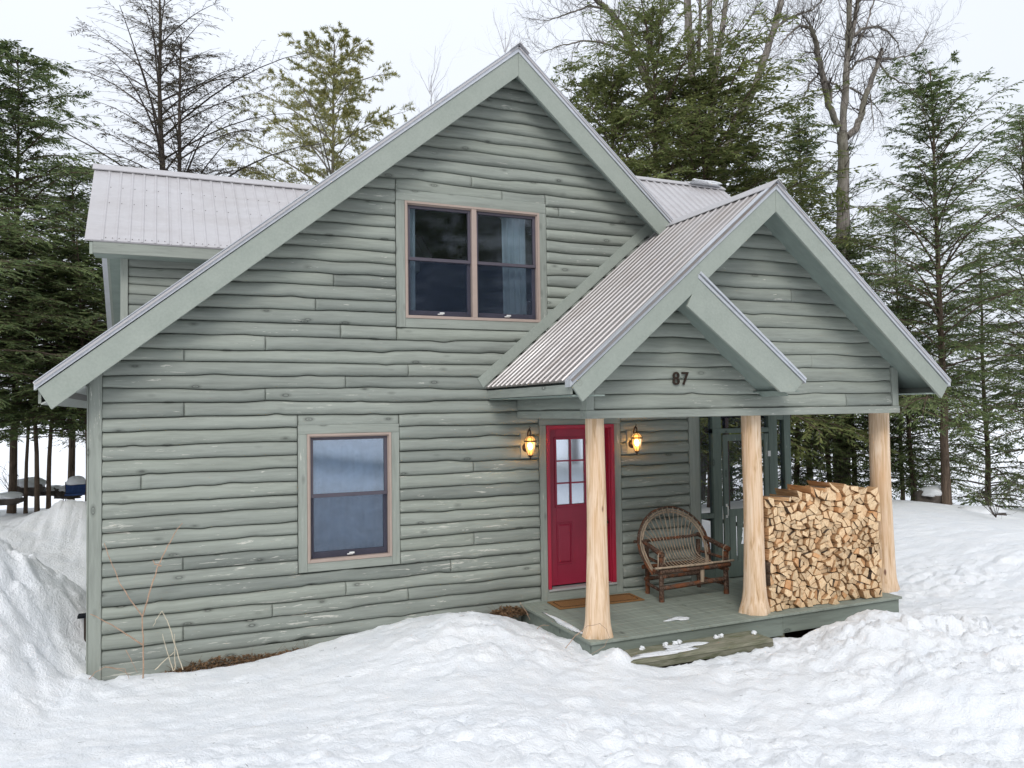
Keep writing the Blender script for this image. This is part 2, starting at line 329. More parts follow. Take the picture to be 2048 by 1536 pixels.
# ------------------------------------------------------------------ log siding
def sm_noise(rng, n, step):
    """1-D smooth noise sampled at n stations"""
    k = int(n/step)+4; g = np.array([rng.uniform(-1, 1) for _ in range(k)])
    x = np.arange(n)/step; i = x.astype(int); t = x-i; t = t*t*(3-2*t)
    return g[i]*(1-t)+g[i+1]*t
def siding(name, mat, parent, o, ua, na, poly, z0, h, opens=(), joints={}, seed=1, D=.052, rj=.55):
    """half-log courses on the plane through o with horizontal axis ua, outward normal na;
    poly = convex outline in (u, z); opens = (u0, u1, z0, z1)"""
    rng = random.Random(seed); ua = np.array(ua, float); na = np.array(na, float); o = np.array(o, float)
    us = [p[0] for p in poly]; zs = [p[1] for p in poly]; U0, U1, Z0, Z1 = min(us), max(us), min(zs), max(zs)
    V = []; Fc = []; TN = []; base = 0; step = .05
    nst = int((U1-U0)/step)+3; st = U0+np.arange(nst)*step
    T = np.array([0, .02, .05, .15, .28, .46, .64, .8, .92, .98, 1.0])
    dep = np.array([-.6, -.15, .5, .83, .98, 1.0, .92, .74, .5, .2, -.4])
    k0 = int(math.floor((Z0-z0)/h)); k1 = int(math.ceil((Z1-z0)/h))
    bnd = {}
    for k in range(k0, k1+1):
        wv = sm_noise(rng, nst, 22)*.011+sm_noise(rng, nst, 7)*.0065+sm_noise(rng, nst, 3)*.0022; wv *= rng.uniform(.35, 1.5)
        for _ in range(rng.randint(0, int((U1-U0)*.45)+1)):
            c = rng.uniform(U0, U1); wd = rng.uniform(.05, .16); wv += rng.choice((-1, 1, 1))*rng.uniform(.006, .019)*np.exp(-((st-c)/wd)**2)
        bnd[k] = z0+k*h+wv
    for k in range(k0, k1):
        lo, hi = bnd[k], bnd[k+1]
        def zr(u):   # outline interval at mid height
            return u
        cuts = sorted(joints.get(k, []))
        if k not in joints and rj:
            u = U0+rng.uniform(1.2, 3.6)
            while u < U1-.5:
                if rng.random() < rj: cuts.append(u)
                u += rng.uniform(2.0, 3.8)
        edges = [U0]+[c for c in cuts if U0 < c < U1]+[U1]
        mid = z0+(k+.5)*h; pieces = []
        for a, b in zip(edges[:-1], edges[1:]):
            segs = [(a, b, None)]
            for (p, q, r, s_) in opens:
                ns = []
                for (x, y, cl) in segs:
                    if q <= x or p >= y or s_ <= z0+k*h-.004 or r >= z0+(k+1)*h+.004: ns.append((x, y, cl)); continue
                    if x < p: ns.append((x, p-.003, cl))
                    if z0+k*h < r-.02: ns.append((max(x, p), min(y, q), ('hi', r)))
                    elif z0+(k+1)*h > s_+.02: ns.append((max(x, p), min(y, q), ('lo', s_)))
                    if y > q: ns.append((q+.003, y, cl))
                segs = ns
            pieces += segs
        for (a, b, cl) in pieces:
            if b-a < .02: continue
            inn = st[(st > a+.03) & (st < b-.03)]
            uu = np.concatenate([[a+.0005, a+.002, a+.007, a+.018], inn, [b-.018, b-.007, b-.002, b-.0005]])
            en = np.minimum(np.minimum((uu-a)/.018, (b-uu)/.018), 1).clip(0, 1); en = .25+.75*np.sqrt(1-(1-en)**2)
            en[0] = en[-1] = -.1
            l = np.interp(uu, st, lo); hh = np.interp(uu, st, hi)
            Dk = D*(rng.uniform(.86, 1.1)+.12*np.sin(uu*rng.uniform(.5, 1.6)+rng.uniform(0, 6)))
            zz = l[:, None]+(hh-l)[:, None]*T[None, :]
            if cl: zz = np.minimum(zz, cl[1]) if cl[0] == 'hi' else np.maximum(zz, cl[1])
            dd = (dep[None, :]*np.clip(en, 0, 1)[:, None])*Dk[:, None]
            dd[0, :] = dd[-1, :] = -.012
            P = o[None, None, :]+ua[None, None, :]*uu[:, None, None]+na[None, None, :]*dd[:, :, None]
            P[:, :, 2] = o[2]+zz
            n, m = len(uu), len(T); idx = base+np.arange(n*m).reshape(n, m)
            q = np.stack([idx[:-1, :-1], idx[1:, :-1], idx[1:, 1:], idx[:-1, 1:]], -1).reshape(-1, 4)
            V.append(P.reshape(-1, 3)); Fc.append(q); base += n*m; TN.append(np.full(n*m, rng.gauss(0, .75)))
    V = np.concatenate(V); Fc = np.concatenate(Fc)
    ob = fast_mesh(name, V, Fc, mat, parent, smooth=True); me = ob.data
    me.attributes.new('tone', 'FLOAT', 'POINT').data.foreach_set('value', np.concatenate(TN).astype(np.float32))
    bm = bmesh.new(); bm.from_mesh(me); n = len(poly)
    cu = sum(us)/n; cz = sum(zs)/n
    for i in range(n):
        (a, b), (c, d) = poly[i], poly[(i+1) % n]
        p0 = Vector(o+ua*a); p0.z = o[2]+b; e = Vector(ua*(c-a)); e.z += d-b
        nn = e.cross(Vector(na)).normalized(); cen = Vector(o+ua*cu); cen.z = o[2]+cz
        if (cen-p0).dot(nn) > 0: nn = -nn
        bmesh.ops.bisect_plane(bm, geom=bm.verts[:]+bm.edges[:]+bm.faces[:], plane_co=p0, plane_no=nn, clear_outer=True)
    for e in bm.edges:
        if len(e.link_faces) == 2 and e.calc_face_angle(0) > .7: e.smooth = False
    bmesh.ops.recalc_face_normals(bm, faces=bm.faces[:])
    # keep normals outward
    if sum((f.normal.dot(Vector(na)) for f in bm.faces)) < 0: bmesh.ops.reverse_faces(bm, faces=bm.faces[:])
    bm.to_mesh(me); bm.free(); return ob

# ------------------------------------------------------------------ the cabin
AX, AZ = 4.82, 7.089           # main ridge
LX, LZ = -.453, 2.80           # left eave
PX, PZ = 7.12, 5.035           # porch ridge
RX, RZ = 9.87, 2.77            # right eave
PL = 4.44                      # porch left eave x
YR, YF, DY = -.345, -2.34, -1.85
mL = (AZ-LZ)/(AX-LX); mR1 = (AZ-PZ)/(PX-AX); mR2 = (PZ-RZ)/(RX-PX); mP = (PZ-RZ)/(PX-PL)
cabin = empty('log_cabin')
tag(cabin, 'sage green log-sided cabin with steep gables, crimson front door and covered porch', 'cabin')
ZB = -.112; H = .151
def J(u, v): p = at(u, v, 0); return int(math.floor((p[2]-ZB)/H)), float(p[0])
joints = {}
for u, v in [(282, 975), (368, 705), (368, 822), (530, 685), (530, 795), (366, 1130), (366, 1265), (544, 1215), (691, 1165),
             (666, 550), (630, 605), (680, 655), (815, 742), (690, 770), (1002, 385), (941, 352), (1115, 420), (945, 940), (947, 1090), (815, 1180), (900, 1120)]:
    k_, x_ = J(u, v); joints.setdefault(k_, []).append(x_)
for k_ in range(-1, 50): joints.setdefault(k_, [])
WL = (2.118, 3.308, .653, 2.337); WU = (3.293, 5.323, 3.507, 5.196); DR = (5.18, 6.402, -.3, 2.345)
mainpoly = [(.118, -.112), (7.53, -.112), (7.53, 4.55), (AX, 6.93), (.118, LZ+mL*(.118-LX)-.16)]
siding('front_log_wall', M['log'], cabin, (0, 0, 0), (1, 0, 0), (0, -1, 0), mainpoly, ZB, H, [WL, WU, DR], joints, 7)
# wall core: closed body behind the logs, openings left for windows and the door
mb = MB()
def wallcore(u0, u1, z0, z1, opens, y0, y1):
    xs = sorted({u0, u1}|{c for o in opens for c in o[:2]}); zs = sorted({z0, z1}|{c for o in opens for c in o[2:]})
    for a, b in zip(xs[:-1], xs[1:]):
        run = None
        for c, d in list(zip(zs[:-1], zs[1:]))+[(None, None)]:
            hole = c is None or any(o[0] <= a and b <= o[1] and o[2] <= c and d <= o[3] for o in opens)
            if hole:
                if run: mb.box(a, b, y0, y1, run[0], run[1]); run = None
            else: run = (run[0] if run else c, d)
IL = (2.22, 3.21, .755, 2.235); IU = (3.405, 5.225, 3.62, 5.065); ID = (5.30, 6.275, .02, 2.25)
wallcore(.05, 7.66, -.3, 3.1, [IL, (5.30, 6.275, -.3, 2.25)], .032, .16)
z_at = lambda x: (AZ-mL*(AX-x) if x < AX else AZ-mR1*(x-AX))-.2
mb.prism([(.3, 3.101), (3.404, 3.101), (3.404, z_at(3.404)), (.3, z_at(.3)+.0)], .032, .16)
mb.prism([(3.405, 3.101), (5.224, 3.101), (5.224, 3.62), (3.405, 3.62)], .032, .16)
mb.prism([(3.405, 5.065), (5.224, 5.065), (5.224, z_at(5.224)), (AX, z_at(AX)), (3.405, z_at(3.405))], .032, .16)
mb.prism([(5.225, 3.101), (7.66, 3.101), (7.66, 4.3), (5.225, z_at(5.225))], .032, .16)
mb.box(.02, .15, .17, 8, -.4, 2.95); mb.box(7.55, 7.66, .17, 8, -.4, 4.2); mb.box(.15, 7.55, 7.9, 8, -.4, 3.2)
mb.build('wall_core', M['log'], cabin)
mb = MB()   # dark rooms behind the windows
mb.box(.2, 7.5, 1.9, 1.95, -.3, 3.0); mb.prism([(2.2, 3.03), (6.9, 3.03), (6.9, 4.9), (6.0, 5.7), (3.4, 5.5), (2.2, 4.5)], 1.9, 1.95); mb.box(.2, 7.5, .17, 1.9, 2.98, 3.02); mb.box(.2, 7.5, .17, 1.9, -.32, -.29)
mb.build('interior_room', M['dark'], cabin)
siding('side_log_wall', M['log_y'], cabin, (.02, 0, 0), (0, 1, 0), (-1, 0, 0), [(.12, -.25), (8, -.25), (8, 2.9), (.12, 2.9)], ZB, H, seed=11)
# corner boards, skirt board, window and door trim
tz = M['trim_z']
for mb in (MB().box(0, .12, -.045, .10, -.262, LZ+mL*(.06-LX)-.24), MB().box(-.022, -.001, -.02, .12, -.262, 3.0)): bevel(mb.build('corner_board', tz, cabin), .006)
mb = MB().box(7.53, 7.705, -.045, .12, -.03, 2.4); bevel(mb.build('corner_board', tz, cabin), .006)
mb = MB().box(.12, 4.92, -.028, .006, -.265, -.112); bevel(mb.build('skirt_board', M['trim'], cabin), .004)
def trimset(o, i, name, parent, zb=True):
    (a, b, c, d), (p, q, r, s) = o, i
    t = .040; bevel(MB().box(a, b, -t, .03, s, d).build(name, M['trim'], parent), .004)
    if zb: bevel(MB().box(p, q, -t, .03, c, r).build(name, M['trim'], parent), .004)
    for x0, x1 in ((a, p-.001), (q+.001, b)): bevel(MB().box(x0, x1, -t-.002, .03, c, s-.001).build(name, tz, parent), .004)
# windows
def window(name, o, i, nsash, parent, latch=True):
    wn = empty(name, ((i[0]+i[1])/2, 0, i[2])); wn.parent = parent
    ox, oz = wn.location.x, wn.location.z
    q = lambda a: (a[0]-ox, a[1]-ox, a[2]-oz, a[3]-oz)
    o, i = q(o), q(i)
    trimset(o, i, 'window_trim', wn)
    f = MB(); a, b, c, d = i; t = .028
    for (x0, x1, z0, z1) in ((a, a+t, c, d), (b-t, b, c, d), (a+t, b-t, c, c+t*1.3), (a+t, b-t, d-t, d)): f.box(x0, x1, -.048, .10, z0, z1)
    for (x0, x1, z0, z1) in ((a+t, a+t+.012, c+t, d-t), (b-t-.012, b-t, c+t, d-t), (a+t+.012, b-t-.012, d-t-.012, d-t)): f.box(x0, x1, -.030, .08, z0, z1)
    if nsash == 2: m_ = (a+b)/2-.005; f.box(m_-.033, m_+.033, -.044, .10, c+t*1.3, d-t)
    bevel(f.build('window_frame', M['tan'], wn), .003)
    rooms = [(a+t+.012, b-t-.012)] if nsash == 1 else [(a+t+.012, m_-.033), (m_+.033, b-t-.012)]
    for x0, x1 in rooms:
        s = MB(); z0, z1 = c+t*1.3, d-t-.012; zm = z0+(z1-z0)*.515
        s.box(x0, x0+.035, .0, .05, zm, z1).box(x1-.035, x1, .0, .05, zm, z1).box(x0+.035, x1-.035, .0, .05, z1-.035, z1)
        s.box(x0, x1, -.004, .05, zm-.02, zm+.02)
        s.box(x0, x0+.042, .03, .08, z0, zm-.02).box(x1-.042, x1, .03, .08, z0, zm-.02).box(x0+.042, x1-.042, .03, .08, z0, z0+.07)
        bevel(s.build('window_sash', M['sash'], wn), .003)
        g = MB().box(x0+.035, x1-.035, .024, .030, zm+.02, z1-.035).box(x0+.042, x1-.042, .052, .058, z0+.07, zm-.02)
        g.build('window_pane', M['glass'], wn)
        MB().add([(x0, .012, z0), (x1, .012, z0), (x1, .012, zm-.021), (x0, .012, zm-.021)], [(0, 1, 2, 3)]).build('insect_screen', M['winscreen'], wn)
        lx = (x0+x1)/2; l_ = MB().box(lx-.035, lx+.035, -.012, .01, z0+.02, z0+.034).box(lx-.012, lx+.05, -.018, -.006, z0+.03, z0+.052)
        bevel(l_.build('window_latch', M['white'], wn), .004)
    return wn, a, b, c, d
def drape(x0, x1, z0, z1, y, amp, folds, seed, pinch=0):
    rng = random.Random(seed); n = folds*8; V = []; Fq = []
    for j in range(14):
        t = j/13
        for i in range(n+1):
            s = i/n; x = x0+(x1-x0)*s; x += pinch*(1-t)*math.sin(math.pi*s)*.2
            V.append((x+(x0-x1)*.0, y+amp*math.sin(s*folds*2*math.pi+.5*math.sin(3*t+seed))*(.6+.4*t), z0+(z1-z0)*t))
    for j in range(13):
        for i in range(n): a = j*(n+1)+i; Fq.append((a, a+1, a+n+2, a+n+1))
    return V, Fq
wn, a, b, c, d = window('window', WL, IL, 1, cabin)
fast_mesh('curtain', *drape(a+.03, b-.03, c+.02, d-.02, .15, .012, 7, 3), M['sheer'], wn, smooth=True)
for p_ in wn.children:
    if p_.name.startswith('window_pane'): p_.data.materials[0] = M['glass3']
wn, a, b, c, d = window('window', WU, IU, 2, cabin)
m_ = (a+b)/2
fast_mesh('curtain', *drape(m_+.47, b-.10, c+.03, d-.03, .18, .028, 4, 5), M['curtain'], wn, smooth=True)
fast_mesh('curtain', *drape(a+.03, a+.19, c+.03, d-.03, .18, .018, 2, 8, -.2), M['curtain'], wn, smooth=True)
# front door
door = empty('front_door', (5.79, 0, .13)); door.parent = cabin
tag(door, 'crimson front door with nine panes')
ox, oz = 5.79, .13
trimset((5.18-ox, 6.402-ox, -.16-oz, 2.345-oz), (5.278-ox, 6.297-ox, .12-oz, 2.274-oz), 'door_trim', door)
f = MB()
A_, B_, T_ = 5.279-ox, 6.296-ox, 2.273-oz
f.box(A_, A_+.045, -.058, .0, .015, T_).box(B_-.045, B_, -.058, .0, .015, T_).box(A_+.045, B_-.045, -.058, .0, T_-.045, T_)
f.box(A_+.03, A_+.052, -.045, .16, .015, T_-.03).box(B_-.052, B_-.03, -.045, .16, .015, T_-.03).box(A_+.052, B_-.052, -.045, .16, T_-.052, T_-.03)
f.box(B_-.067, B_-.052, -.02, .10, .015, T_-.052)
bevel(f.build('door_frame', M['red2'], door), .004)
# leaf with glass opening and raised panels
L0, L1, LZ0, LZ1 = 5.335-ox, 6.24-ox, .165-oz, 2.22-oz
G0, G1, GZ0, GZ1 = 5.455-ox, 6.12-ox, 1.205-oz, 2.09-oz
f = MB(); yb, yf_ = .095, .052
f.box(L0, G0, yf_, yb, LZ0, LZ1).box(G1, L1, yf_, yb, LZ0, LZ1).box(G0, G1, yf_, yb, GZ1, LZ1).box(G0, G1, yf_, yb, LZ0, GZ0)
for (x0, x1, z0, z1) in ((G0-.02, G0+.012, GZ0-.02, GZ1+.02), (G1-.012, G1+.02, GZ0-.02, GZ1+.02), (G0+.012, G1-.012, GZ1-.012, GZ1+.02), (G0+.012, G1-.012, GZ0-.02, GZ0+.012)):
    f.box(x0, x1, yf_-.012, yf_+.001, z0, z1)
for px0, px1 in ((G0, G0+.235), (G1-.235, G1)):
    z0, z1 = .43-oz, .985-oz
    for (x0, x1, a, b) in ((px0, px0+.014, z0, z1), (px1-.014, px1, z0, z1), (px0+.014, px1-.014, z0, z0+.014), (px0+.014, px1-.014, z1-.014, z1)): f.box(x0, x1, yf_-.009, yf_+.001, a, b)
    e = .045
    f.hexa([(px0+.024, yf_-.001, z0+.024), (px1-.024, yf_-.001, z0+.024), (px1-.024, yf_-.001, z1-.024), (px0+.024, yf_-.001, z1-.024)],
           [(px0+e, yf_-.012, z0+e), (px1-e, yf_-.012, z0+e), (px1-e, yf_-.012, z1-e), (px0+e, yf_-.012, z1-e)])
bevel(f.build('door_leaf', M['red'], door), .003)
f = MB()
for i in (1, 2):
    x = G0+(G1-G0)*i/3; f.box(x-.009, x+.009, yf_-.008, yf_+.012, GZ0+.012, GZ1-.012)
    z = GZ0+(GZ1-GZ0)*i/3; f.box(G0+.012, G1-.012, yf_-.006, yf_+.010, z-.009, z+.009)
f.build('door_muntin', M['red'], door)
MB().box(G0, G1, yf_+.014, yf_+.02, GZ0, GZ1).build('door_pane', M['glass2'], door)
fast_mesh('curtain', *drape(G0-.02, G1+.02, GZ0-.02, GZ1+.02, .085, .004, 5, 2), M['lace'], door, smooth=True)
hd = MB(); hd.lathe([(.0, 0), (.028, 0), (.028, .008), (.011, .014), (.011, .04), (.027, .05), (.030, .062), (.022, .074), (0, .077)])
ho = hd.build('door_handle', M['bronze'], door); ho.rotation_euler.x = R(90); ho.location = (L1-.06, yf_, .95-oz)
MB().box(A_+.002, B_-.002, -.062, .10, -.012, .014).build('door_threshold', simple('grey_threshold', (.5, .5, .5), .4, .5, .05, bump=0, metallic=.3), door)
MB().box(5.279-ox, 6.296-ox, -.036, .0, -.115, -.014).build('door_kickboard', M['trim'], door)

# ---- roofs
def rib_slope(name, parent, R0, R1, E0, E1, mat, sp=.15, off=.05, rows=(), thick=.02, seam=4, rh=.021, ribmat=0):
    """ribbed steel laid on the plane ridge R0-R1, eave E0-E1; ribs run ridge to eave"""
    R0, R1, E0, E1 = [np.array(p, float) for p in (R0, R1, E0, E1)]
    L = np.linalg.norm(R1-R0); n = np.cross(R1-R0, E0-R0); n /= np.linalg.norm(n)
    if n[2] < 0: n = -n
    prof = [(0, 0.)]; x = off; i = 0
    while x < L-.03:
        h = rh; wd = .013 if not ribmat else .010
        prof += [(x-wd*1.5, 0), (x-wd*.7, h), (x+wd*.7, h), (x+wd*1.5, 0)]
        if seam and i % seam == seam-1: prof += [(x+wd*1.5+.012, .0), (x+wd*1.5+.013, .006), (x+wd*1.5+.022, .006), (x+wd*1.5+.023, 0)]
        x += sp; i += 1
    prof.append((L, 0)); V = []; Fq = []; d = (R1-R0)/L
    for s, h in prof:
        t = s/L; a = R0+(R1-R0)*t; b = E0+(E1-E0)*t
        V += [a+n*h, b+n*h, a-n*thick, b-n*thick]
    for i in range(len(prof)-1):
        a = i*4; Fq += [(a, a+4, a+5, a+1), (a+2, a+3, a+7, a+6), (a+1, a+5, a+7, a+3), (a, a+2, a+6, a+4)]
    m = MB(); m.add(V, Fq, 0)
    for i in range(len(prof)-1):
        if ribmat and (prof[i][1] > 0 or prof[i+1][1] > 0): m.m[i*4] = 2
    m.add([V[0], V[1], V[3], V[2]], [(0, 1, 2, 3)]); z = len(V)-4; m.add([V[z], V[z+1], V[z+3], V[z+2]], [(0, 1, 2, 3)])
    for t in rows:                                   # screw heads beside each rib
        x = off+.035
        while x < L-.02:
            a = R0+(R1-R0)*(x/L); b = E0+(E1-E0)*(x/L); p = a+(b-a)*t+n*.001; e = (b-a)/np.linalg.norm(b-a)
            m.add([p+(d*math.cos(k*math.pi/3)+e*math.sin(k*math.pi/3))*.006+n*.004 for k in range(6)]+[p+(d*math.cos(k*math.pi/3)+e*math.sin(k*math.pi/3))*.006 for k in range(6)],
                  [list(range(6))]+[(i, i+6, (i+1) % 6+6, (i+1) % 6) for i in range(6)], 1)
            x += sp if t < .9 else sp/2
    return m.build(name, [mat, M['bronze'], M['rib']], parent)
def plank(p0, p1, w_dir, w_, n_dir, t):
    """board from p0 to p1, width w_ along w_dir, thickness t along n_dir"""
    p0, p1, w_dir, n_dir = [np.array(x, float) for x in (p0, p1, w_dir, n_dir)]
    return [p0, p1, p1+w_dir*w_, p0+w_dir*w_], [q+n_dir*t for q in (p0, p1, p1+w_dir*w_, p0+w_dir*w_)]
main_roof = empty('main_roof', (0, 0, 0)); main_roof.parent = cabin
YB = 8.3
rib_slope('roof_panel', main_roof, (AX, YR-.03, AZ), (AX, YB, AZ), (LX, YR-.03, LZ), (LX, YB, LZ), M['metal'])
rib_slope('roof_panel', main_roof, (AX, YR-.03, AZ), (AX, YB, AZ), (PX+.05, YR-.03, AZ-mR1*(PX+.05-AX)), (PX+.05, YB, AZ-mR1*(PX+.05-AX)), M['metal'])
rib_slope('roof_panel', main_roof, (PX+.06, .1, PZ+.01), (PX+.06, YB, PZ+.01), (RX, .1, RZ+.03), (RX, YB, RZ+.03), M['metal'])
def soffit(par, x0, z0, x1, z1, ya, yb, t=.02, drop=.05):
    return MB().prism([(x0, z0-drop), (x1, z1-drop), (x1, z1-drop-t), (x0, z0-drop-t)], ya, yb).build('soffit', M['soffit'], par)
soffit(main_roof, LX+.1, LZ+mL*.1-.12, AX, AZ-.12, YR+.04, 8.2)
soffit(main_roof, AX+.001, AZ-.12, PX, AZ-mR1*(PX-AX)-.12, YR+.04, 8.2)
soffit(main_roof, 7.7, PZ-mR2*(7.7-PX)-.1, RX-.1, RZ-.02, .1, 8.2)
def rake(par, xa, za, xb, zb, y, w_=.235, t=.038, plumb_b=True, name='rake_board', top=.055, mat=None):
    """fascia from (xa,za) apex side down to (xb,zb), in the plane y, with a steel drip edge on top"""
    s = (zb-za)/(xb-xa); L = math.hypot(1, s); wv = w_*L
    sg = 1 if xb > xa else -1
    p = [(xa, za-top*L), (xb, zb-top*L), (xb-sg*w_*.80, zb-top*L-w_*.80*abs(s)*-1-wv) if not plumb_b else (xb-sg*.12, zb-top*L-wv+abs(s)*.12), (xa, za-top*L-wv)]
    m = MB().prism(p, y, y+t); bevel(m.build(name, mat or M['rake'], par), .004)
    m = MB().prism([(xa, za+.012), (xb+sg*.03, zb+.012-.03*abs(s)), (xb+sg*.03, zb-top*L-.03*abs(s)+.012), (xa, za-top*L-.002)], y-.014, y+t+.06)
    m.prism([(xa, za+.014), (xb+sg*.03, zb+.014-.03*abs(s)), (xb+sg*.03, zb+.026-.03*abs(s)), (xa, za+.026)], y-.024, y+.02)
    m.build('drip_edge', M['edge'], par)
rake(main_roof, AX, AZ, LX+.03, LZ+.03*mL, YR)
rake(main_roof, AX+.002, AZ, PX-.02, PZ+.02*mR1, YR, plumb_b=False)
# open rafter tails / vent strip under the left eave and the eave fascia
MB().prism([(LX+.03, LZ-.03), (LX+.055, LZ-.03), (LX+.055, LZ-.19), (LX+.03, LZ-.19)], YR+.05, 8.2).build('eave_board', M['trim_y'], main_roof)
MB().prism([(LX+.056, LZ-.185), (-.024, LZ-.005), (-.024, LZ-.022), (LX+.056, LZ-.202)], YR+.045, 8.2).build('eave_soffit', simple('pale_eave_soffit', (.42, .44, .42), .7, .2, .08), main_roof)
MB().prism([(-.20, LZ-.125), (-.13, LZ-.066), (-.13, LZ-.072), (-.20, LZ-.131)], YR+.2, 8.0).build('eave_vent', M['bronze'], main_roof)
m = MB(); m.prism([(AX-.13, AZ-.13*mL+.028), (AX, AZ+.032), (AX+.13, AZ-.13*mR1+.028), (AX+.13, AZ-.13*mR1+.020), (AX, AZ+.022), (AX-.13, AZ-.13*mL+.020)], YR-.07, YB)
m.build('ridge_cap', M['metal'], main_roof)
# porch roof
pr_ = empty('porch_roof'); pr_.parent = cabin
rib_slope('roof_panel', pr_, (PX, YF-.03, PZ), (PX, .005, PZ), (PL, YF-.03, RZ), (PL, .005, RZ), M['metal2'], rows=(.03, .33, .66, .975), off=.07, sp=.146, rh=.013, ribmat=1, seam=0)
rib_slope('roof_panel', pr_, (PX, YF-.03, PZ), (PX, .09, PZ), (RX, YF-.03, RZ), (RX, .09, RZ), M['metal'])
m = MB(); m.prism([(PX-.12, PZ-.12*mP+.030), (PX, PZ+.034), (PX+.12, PZ-.12*mR2+.030), (PX+.12, PZ-.12*mR2+.022), (PX, PZ+.024), (PX-.12, PZ-.12*mP+.022)], YF-.05, 0.0)
m.build('ridge_cap', M['metal'], pr_)
soffit(pr_, PL+.12, RZ+.12*mP-.10, PX, PZ-.10, YF+.04, -.002)
soffit(pr_, PX+.001, PZ-.10, RX-.12, RZ+.12*mR2-.10, YF+.04, .09)
rake(pr_, PX, PZ, PL+.02, RZ+.02*mP, YF, w_=.20)
rake(pr_, PX+.002, PZ, RX-.02, RZ+.02*mR2, YF, w_=.20)
MB().hexa(*plank((PL+.02, YF+.04, RZ-.04), (PL+.02, 0, RZ-.04), (0, 0, -1), .10, (1, 0, 0), .025)).build('eave_board', M['trim_y'], pr_)
MB().box(PL+.045, 4.86, YF+.045, -.05, RZ-.16, RZ-.145).build('eave_soffit', M['soffit'], pr_)
MB().hexa(*plank((RX-.03, YF+.04, RZ-.04), (RX-.03, 8.2, RZ-.04), (0, 0, -1), .11, (-1, 0, 0), .025)).build('eave_board', M['trim_y'], pr_)
MB().box(9.5, RX-.055, YF+.045, 8.2, RZ-.16, RZ-.145).build('eave_soffit', M['soffit'], pr_)
# flashing board where the porch roof meets the wall
MB().prism([(4.40, RZ+.0), (PX-.14, PZ-.14*mP+.05), (PX-.24, PZ-.14*mP+.14), (4.33, RZ+.11)], -.055, -.002).build('flashing_board', M['rake'], pr_)
# small decorative gable laid over the porch gable
sg_ = empty('small_gable'); sg_.parent = cabin
S0, SZ, S1, SE = 6.045, 3.942, 7.487, 2.796; ms = (SZ-SE)/(S1-S0)
m = MB(); w2 = .215*math.hypot(1, ms)
yy = YF-.002
m.prism([(S0-.02, SZ-.07), (S1-.03, SE-.04), (S1-.16, SE-.04-.115), (S1-.36, SE-.155), (S0-.02-.155, SZ-.07-w2-.03)], yy, yy+.038)
bevel(m.build('rake_board', M['rake'], sg_), .004)
rib_slope('roof_panel', sg_, (S0, yy-.03, SZ), (S0, DY, SZ), (S1, yy-.03, SE), (S1, DY, SE), M['edge'], sp=.1, off=.04)
m = MB().prism([(S0-.03, SZ-.02), (S1, SE-.02), (S1, SE-.055), (S0-.03, SZ-.06)], yy-.012, yy+.06); m.build('drip_edge', M['edge'], sg_)
MB().prism([(S0-.12, SZ-.20), (S1-.22, SE-.185), (S1-.22, SE-.20), (S0-.12, SZ-.215)], yy+.038, DY).build('soffit', M['soffit'], sg_)
MB().box(S1-.36, S1-.05, yy+.038, DY, SE-.15, SE-.138).build('eave_soffit', M['soffit'], sg_)
# porch gable wall, beam band and side
pg = empty('porch_gable'); pg.parent = cabin
zl = lambda x: (PZ-mP*(PX-x) if x < PX else PZ-mR2*(x-PX))-.11
siding('gable_log_wall', M['log'], pg, (0, DY, 0), (1, 0, 0), (0, -1, 0), [(4.957, 2.465), (9.392, 2.465), (9.392, zl(9.392)), (PX, zl(PX)), (4.957, zl(4.957))],
       2.469, .160, joints={**{k: [] for k in range(0, 20)}, 0: [8.60], 3: [8.05], 8: [7.75]}, seed=23, D=.040)
MB().prism([(4.87, 2.45), (9.49, 2.45), (9.49, zl(9.49)), (PX, zl(PX)), (4.87, zl(4.87))], DY+.03, DY+.1).build('gable_core', M['trim'], pg)
m = MB().box(4.86, 9.51, DY-.052, DY+.10, 2.375, 2.465); bevel(m.build('beam_band', M['trim'], pg), .005)
for m in (MB().box(4.86, 4.957, DY-.048, DY+.1, 2.466, zl(4.9)), MB().box(9.392, 9.495, DY-.048, DY+.1, 2.466, zl(9.495))): bevel(m.build('corner_board', tz, pg), .004)
m = MB().box(4.862, 4.96, DY+.101, -.05, 2.376, 2.463); bevel(m.build('beam_band', M['trim_y'], pg), .005)
siding('side_log_wall', M['log_y'], pg, (4.885, 0, 0), (0, -1, 0), (-1, 0, 0), [(.06, 2.465), (1.80, 2.465), (1.80, 2.9), (.06, 2.9)], 2.469, .160, seed=5, rj=0, D=.03)
MB().box(4.905, 4.95, DY+.1, -.01, 2.45, 2.9).build('side_core', M['trim_y'], pg)
m = MB().box(9.41, 9.508, DY+.101, 3.2, 2.376, 2.7); m.build('side_beam', M['trim_y'], pg)
MB().box(4.96, 9.41, DY+.11, -.05, 2.50, 2.52).build('porch_ceiling', M['soffit'], pg)
# house number
for ch, x in (('8', 5.965), ('7', 6.085)):
    cu_ = bpy.data.curves.new('digit', 'FONT'); cu_.body = ch; cu_.size = .205; cu_.extrude = .006; cu_.offset = .002
    cu_.resolution_u = 6
    ob = bpy.data.objects.new('house_number', cu_); col.objects.link(ob)
    dg = bpy.context.evaluated_depsgraph_get(); me = bpy.data.meshes.new_from_object(ob.evaluated_get(dg)); bpy.data.objects.remove(ob)
    ob = bpy.data.objects.new('house_number', me); col.objects.link(ob); me.materials.clear(); me.materials.append(M['bronze'])
    ob.location = (x, DY-.052, 2.742); ob.rotation_euler.x = R(90); ob.parent = pg; ob['label'] = 'bronze house number digit '+ch
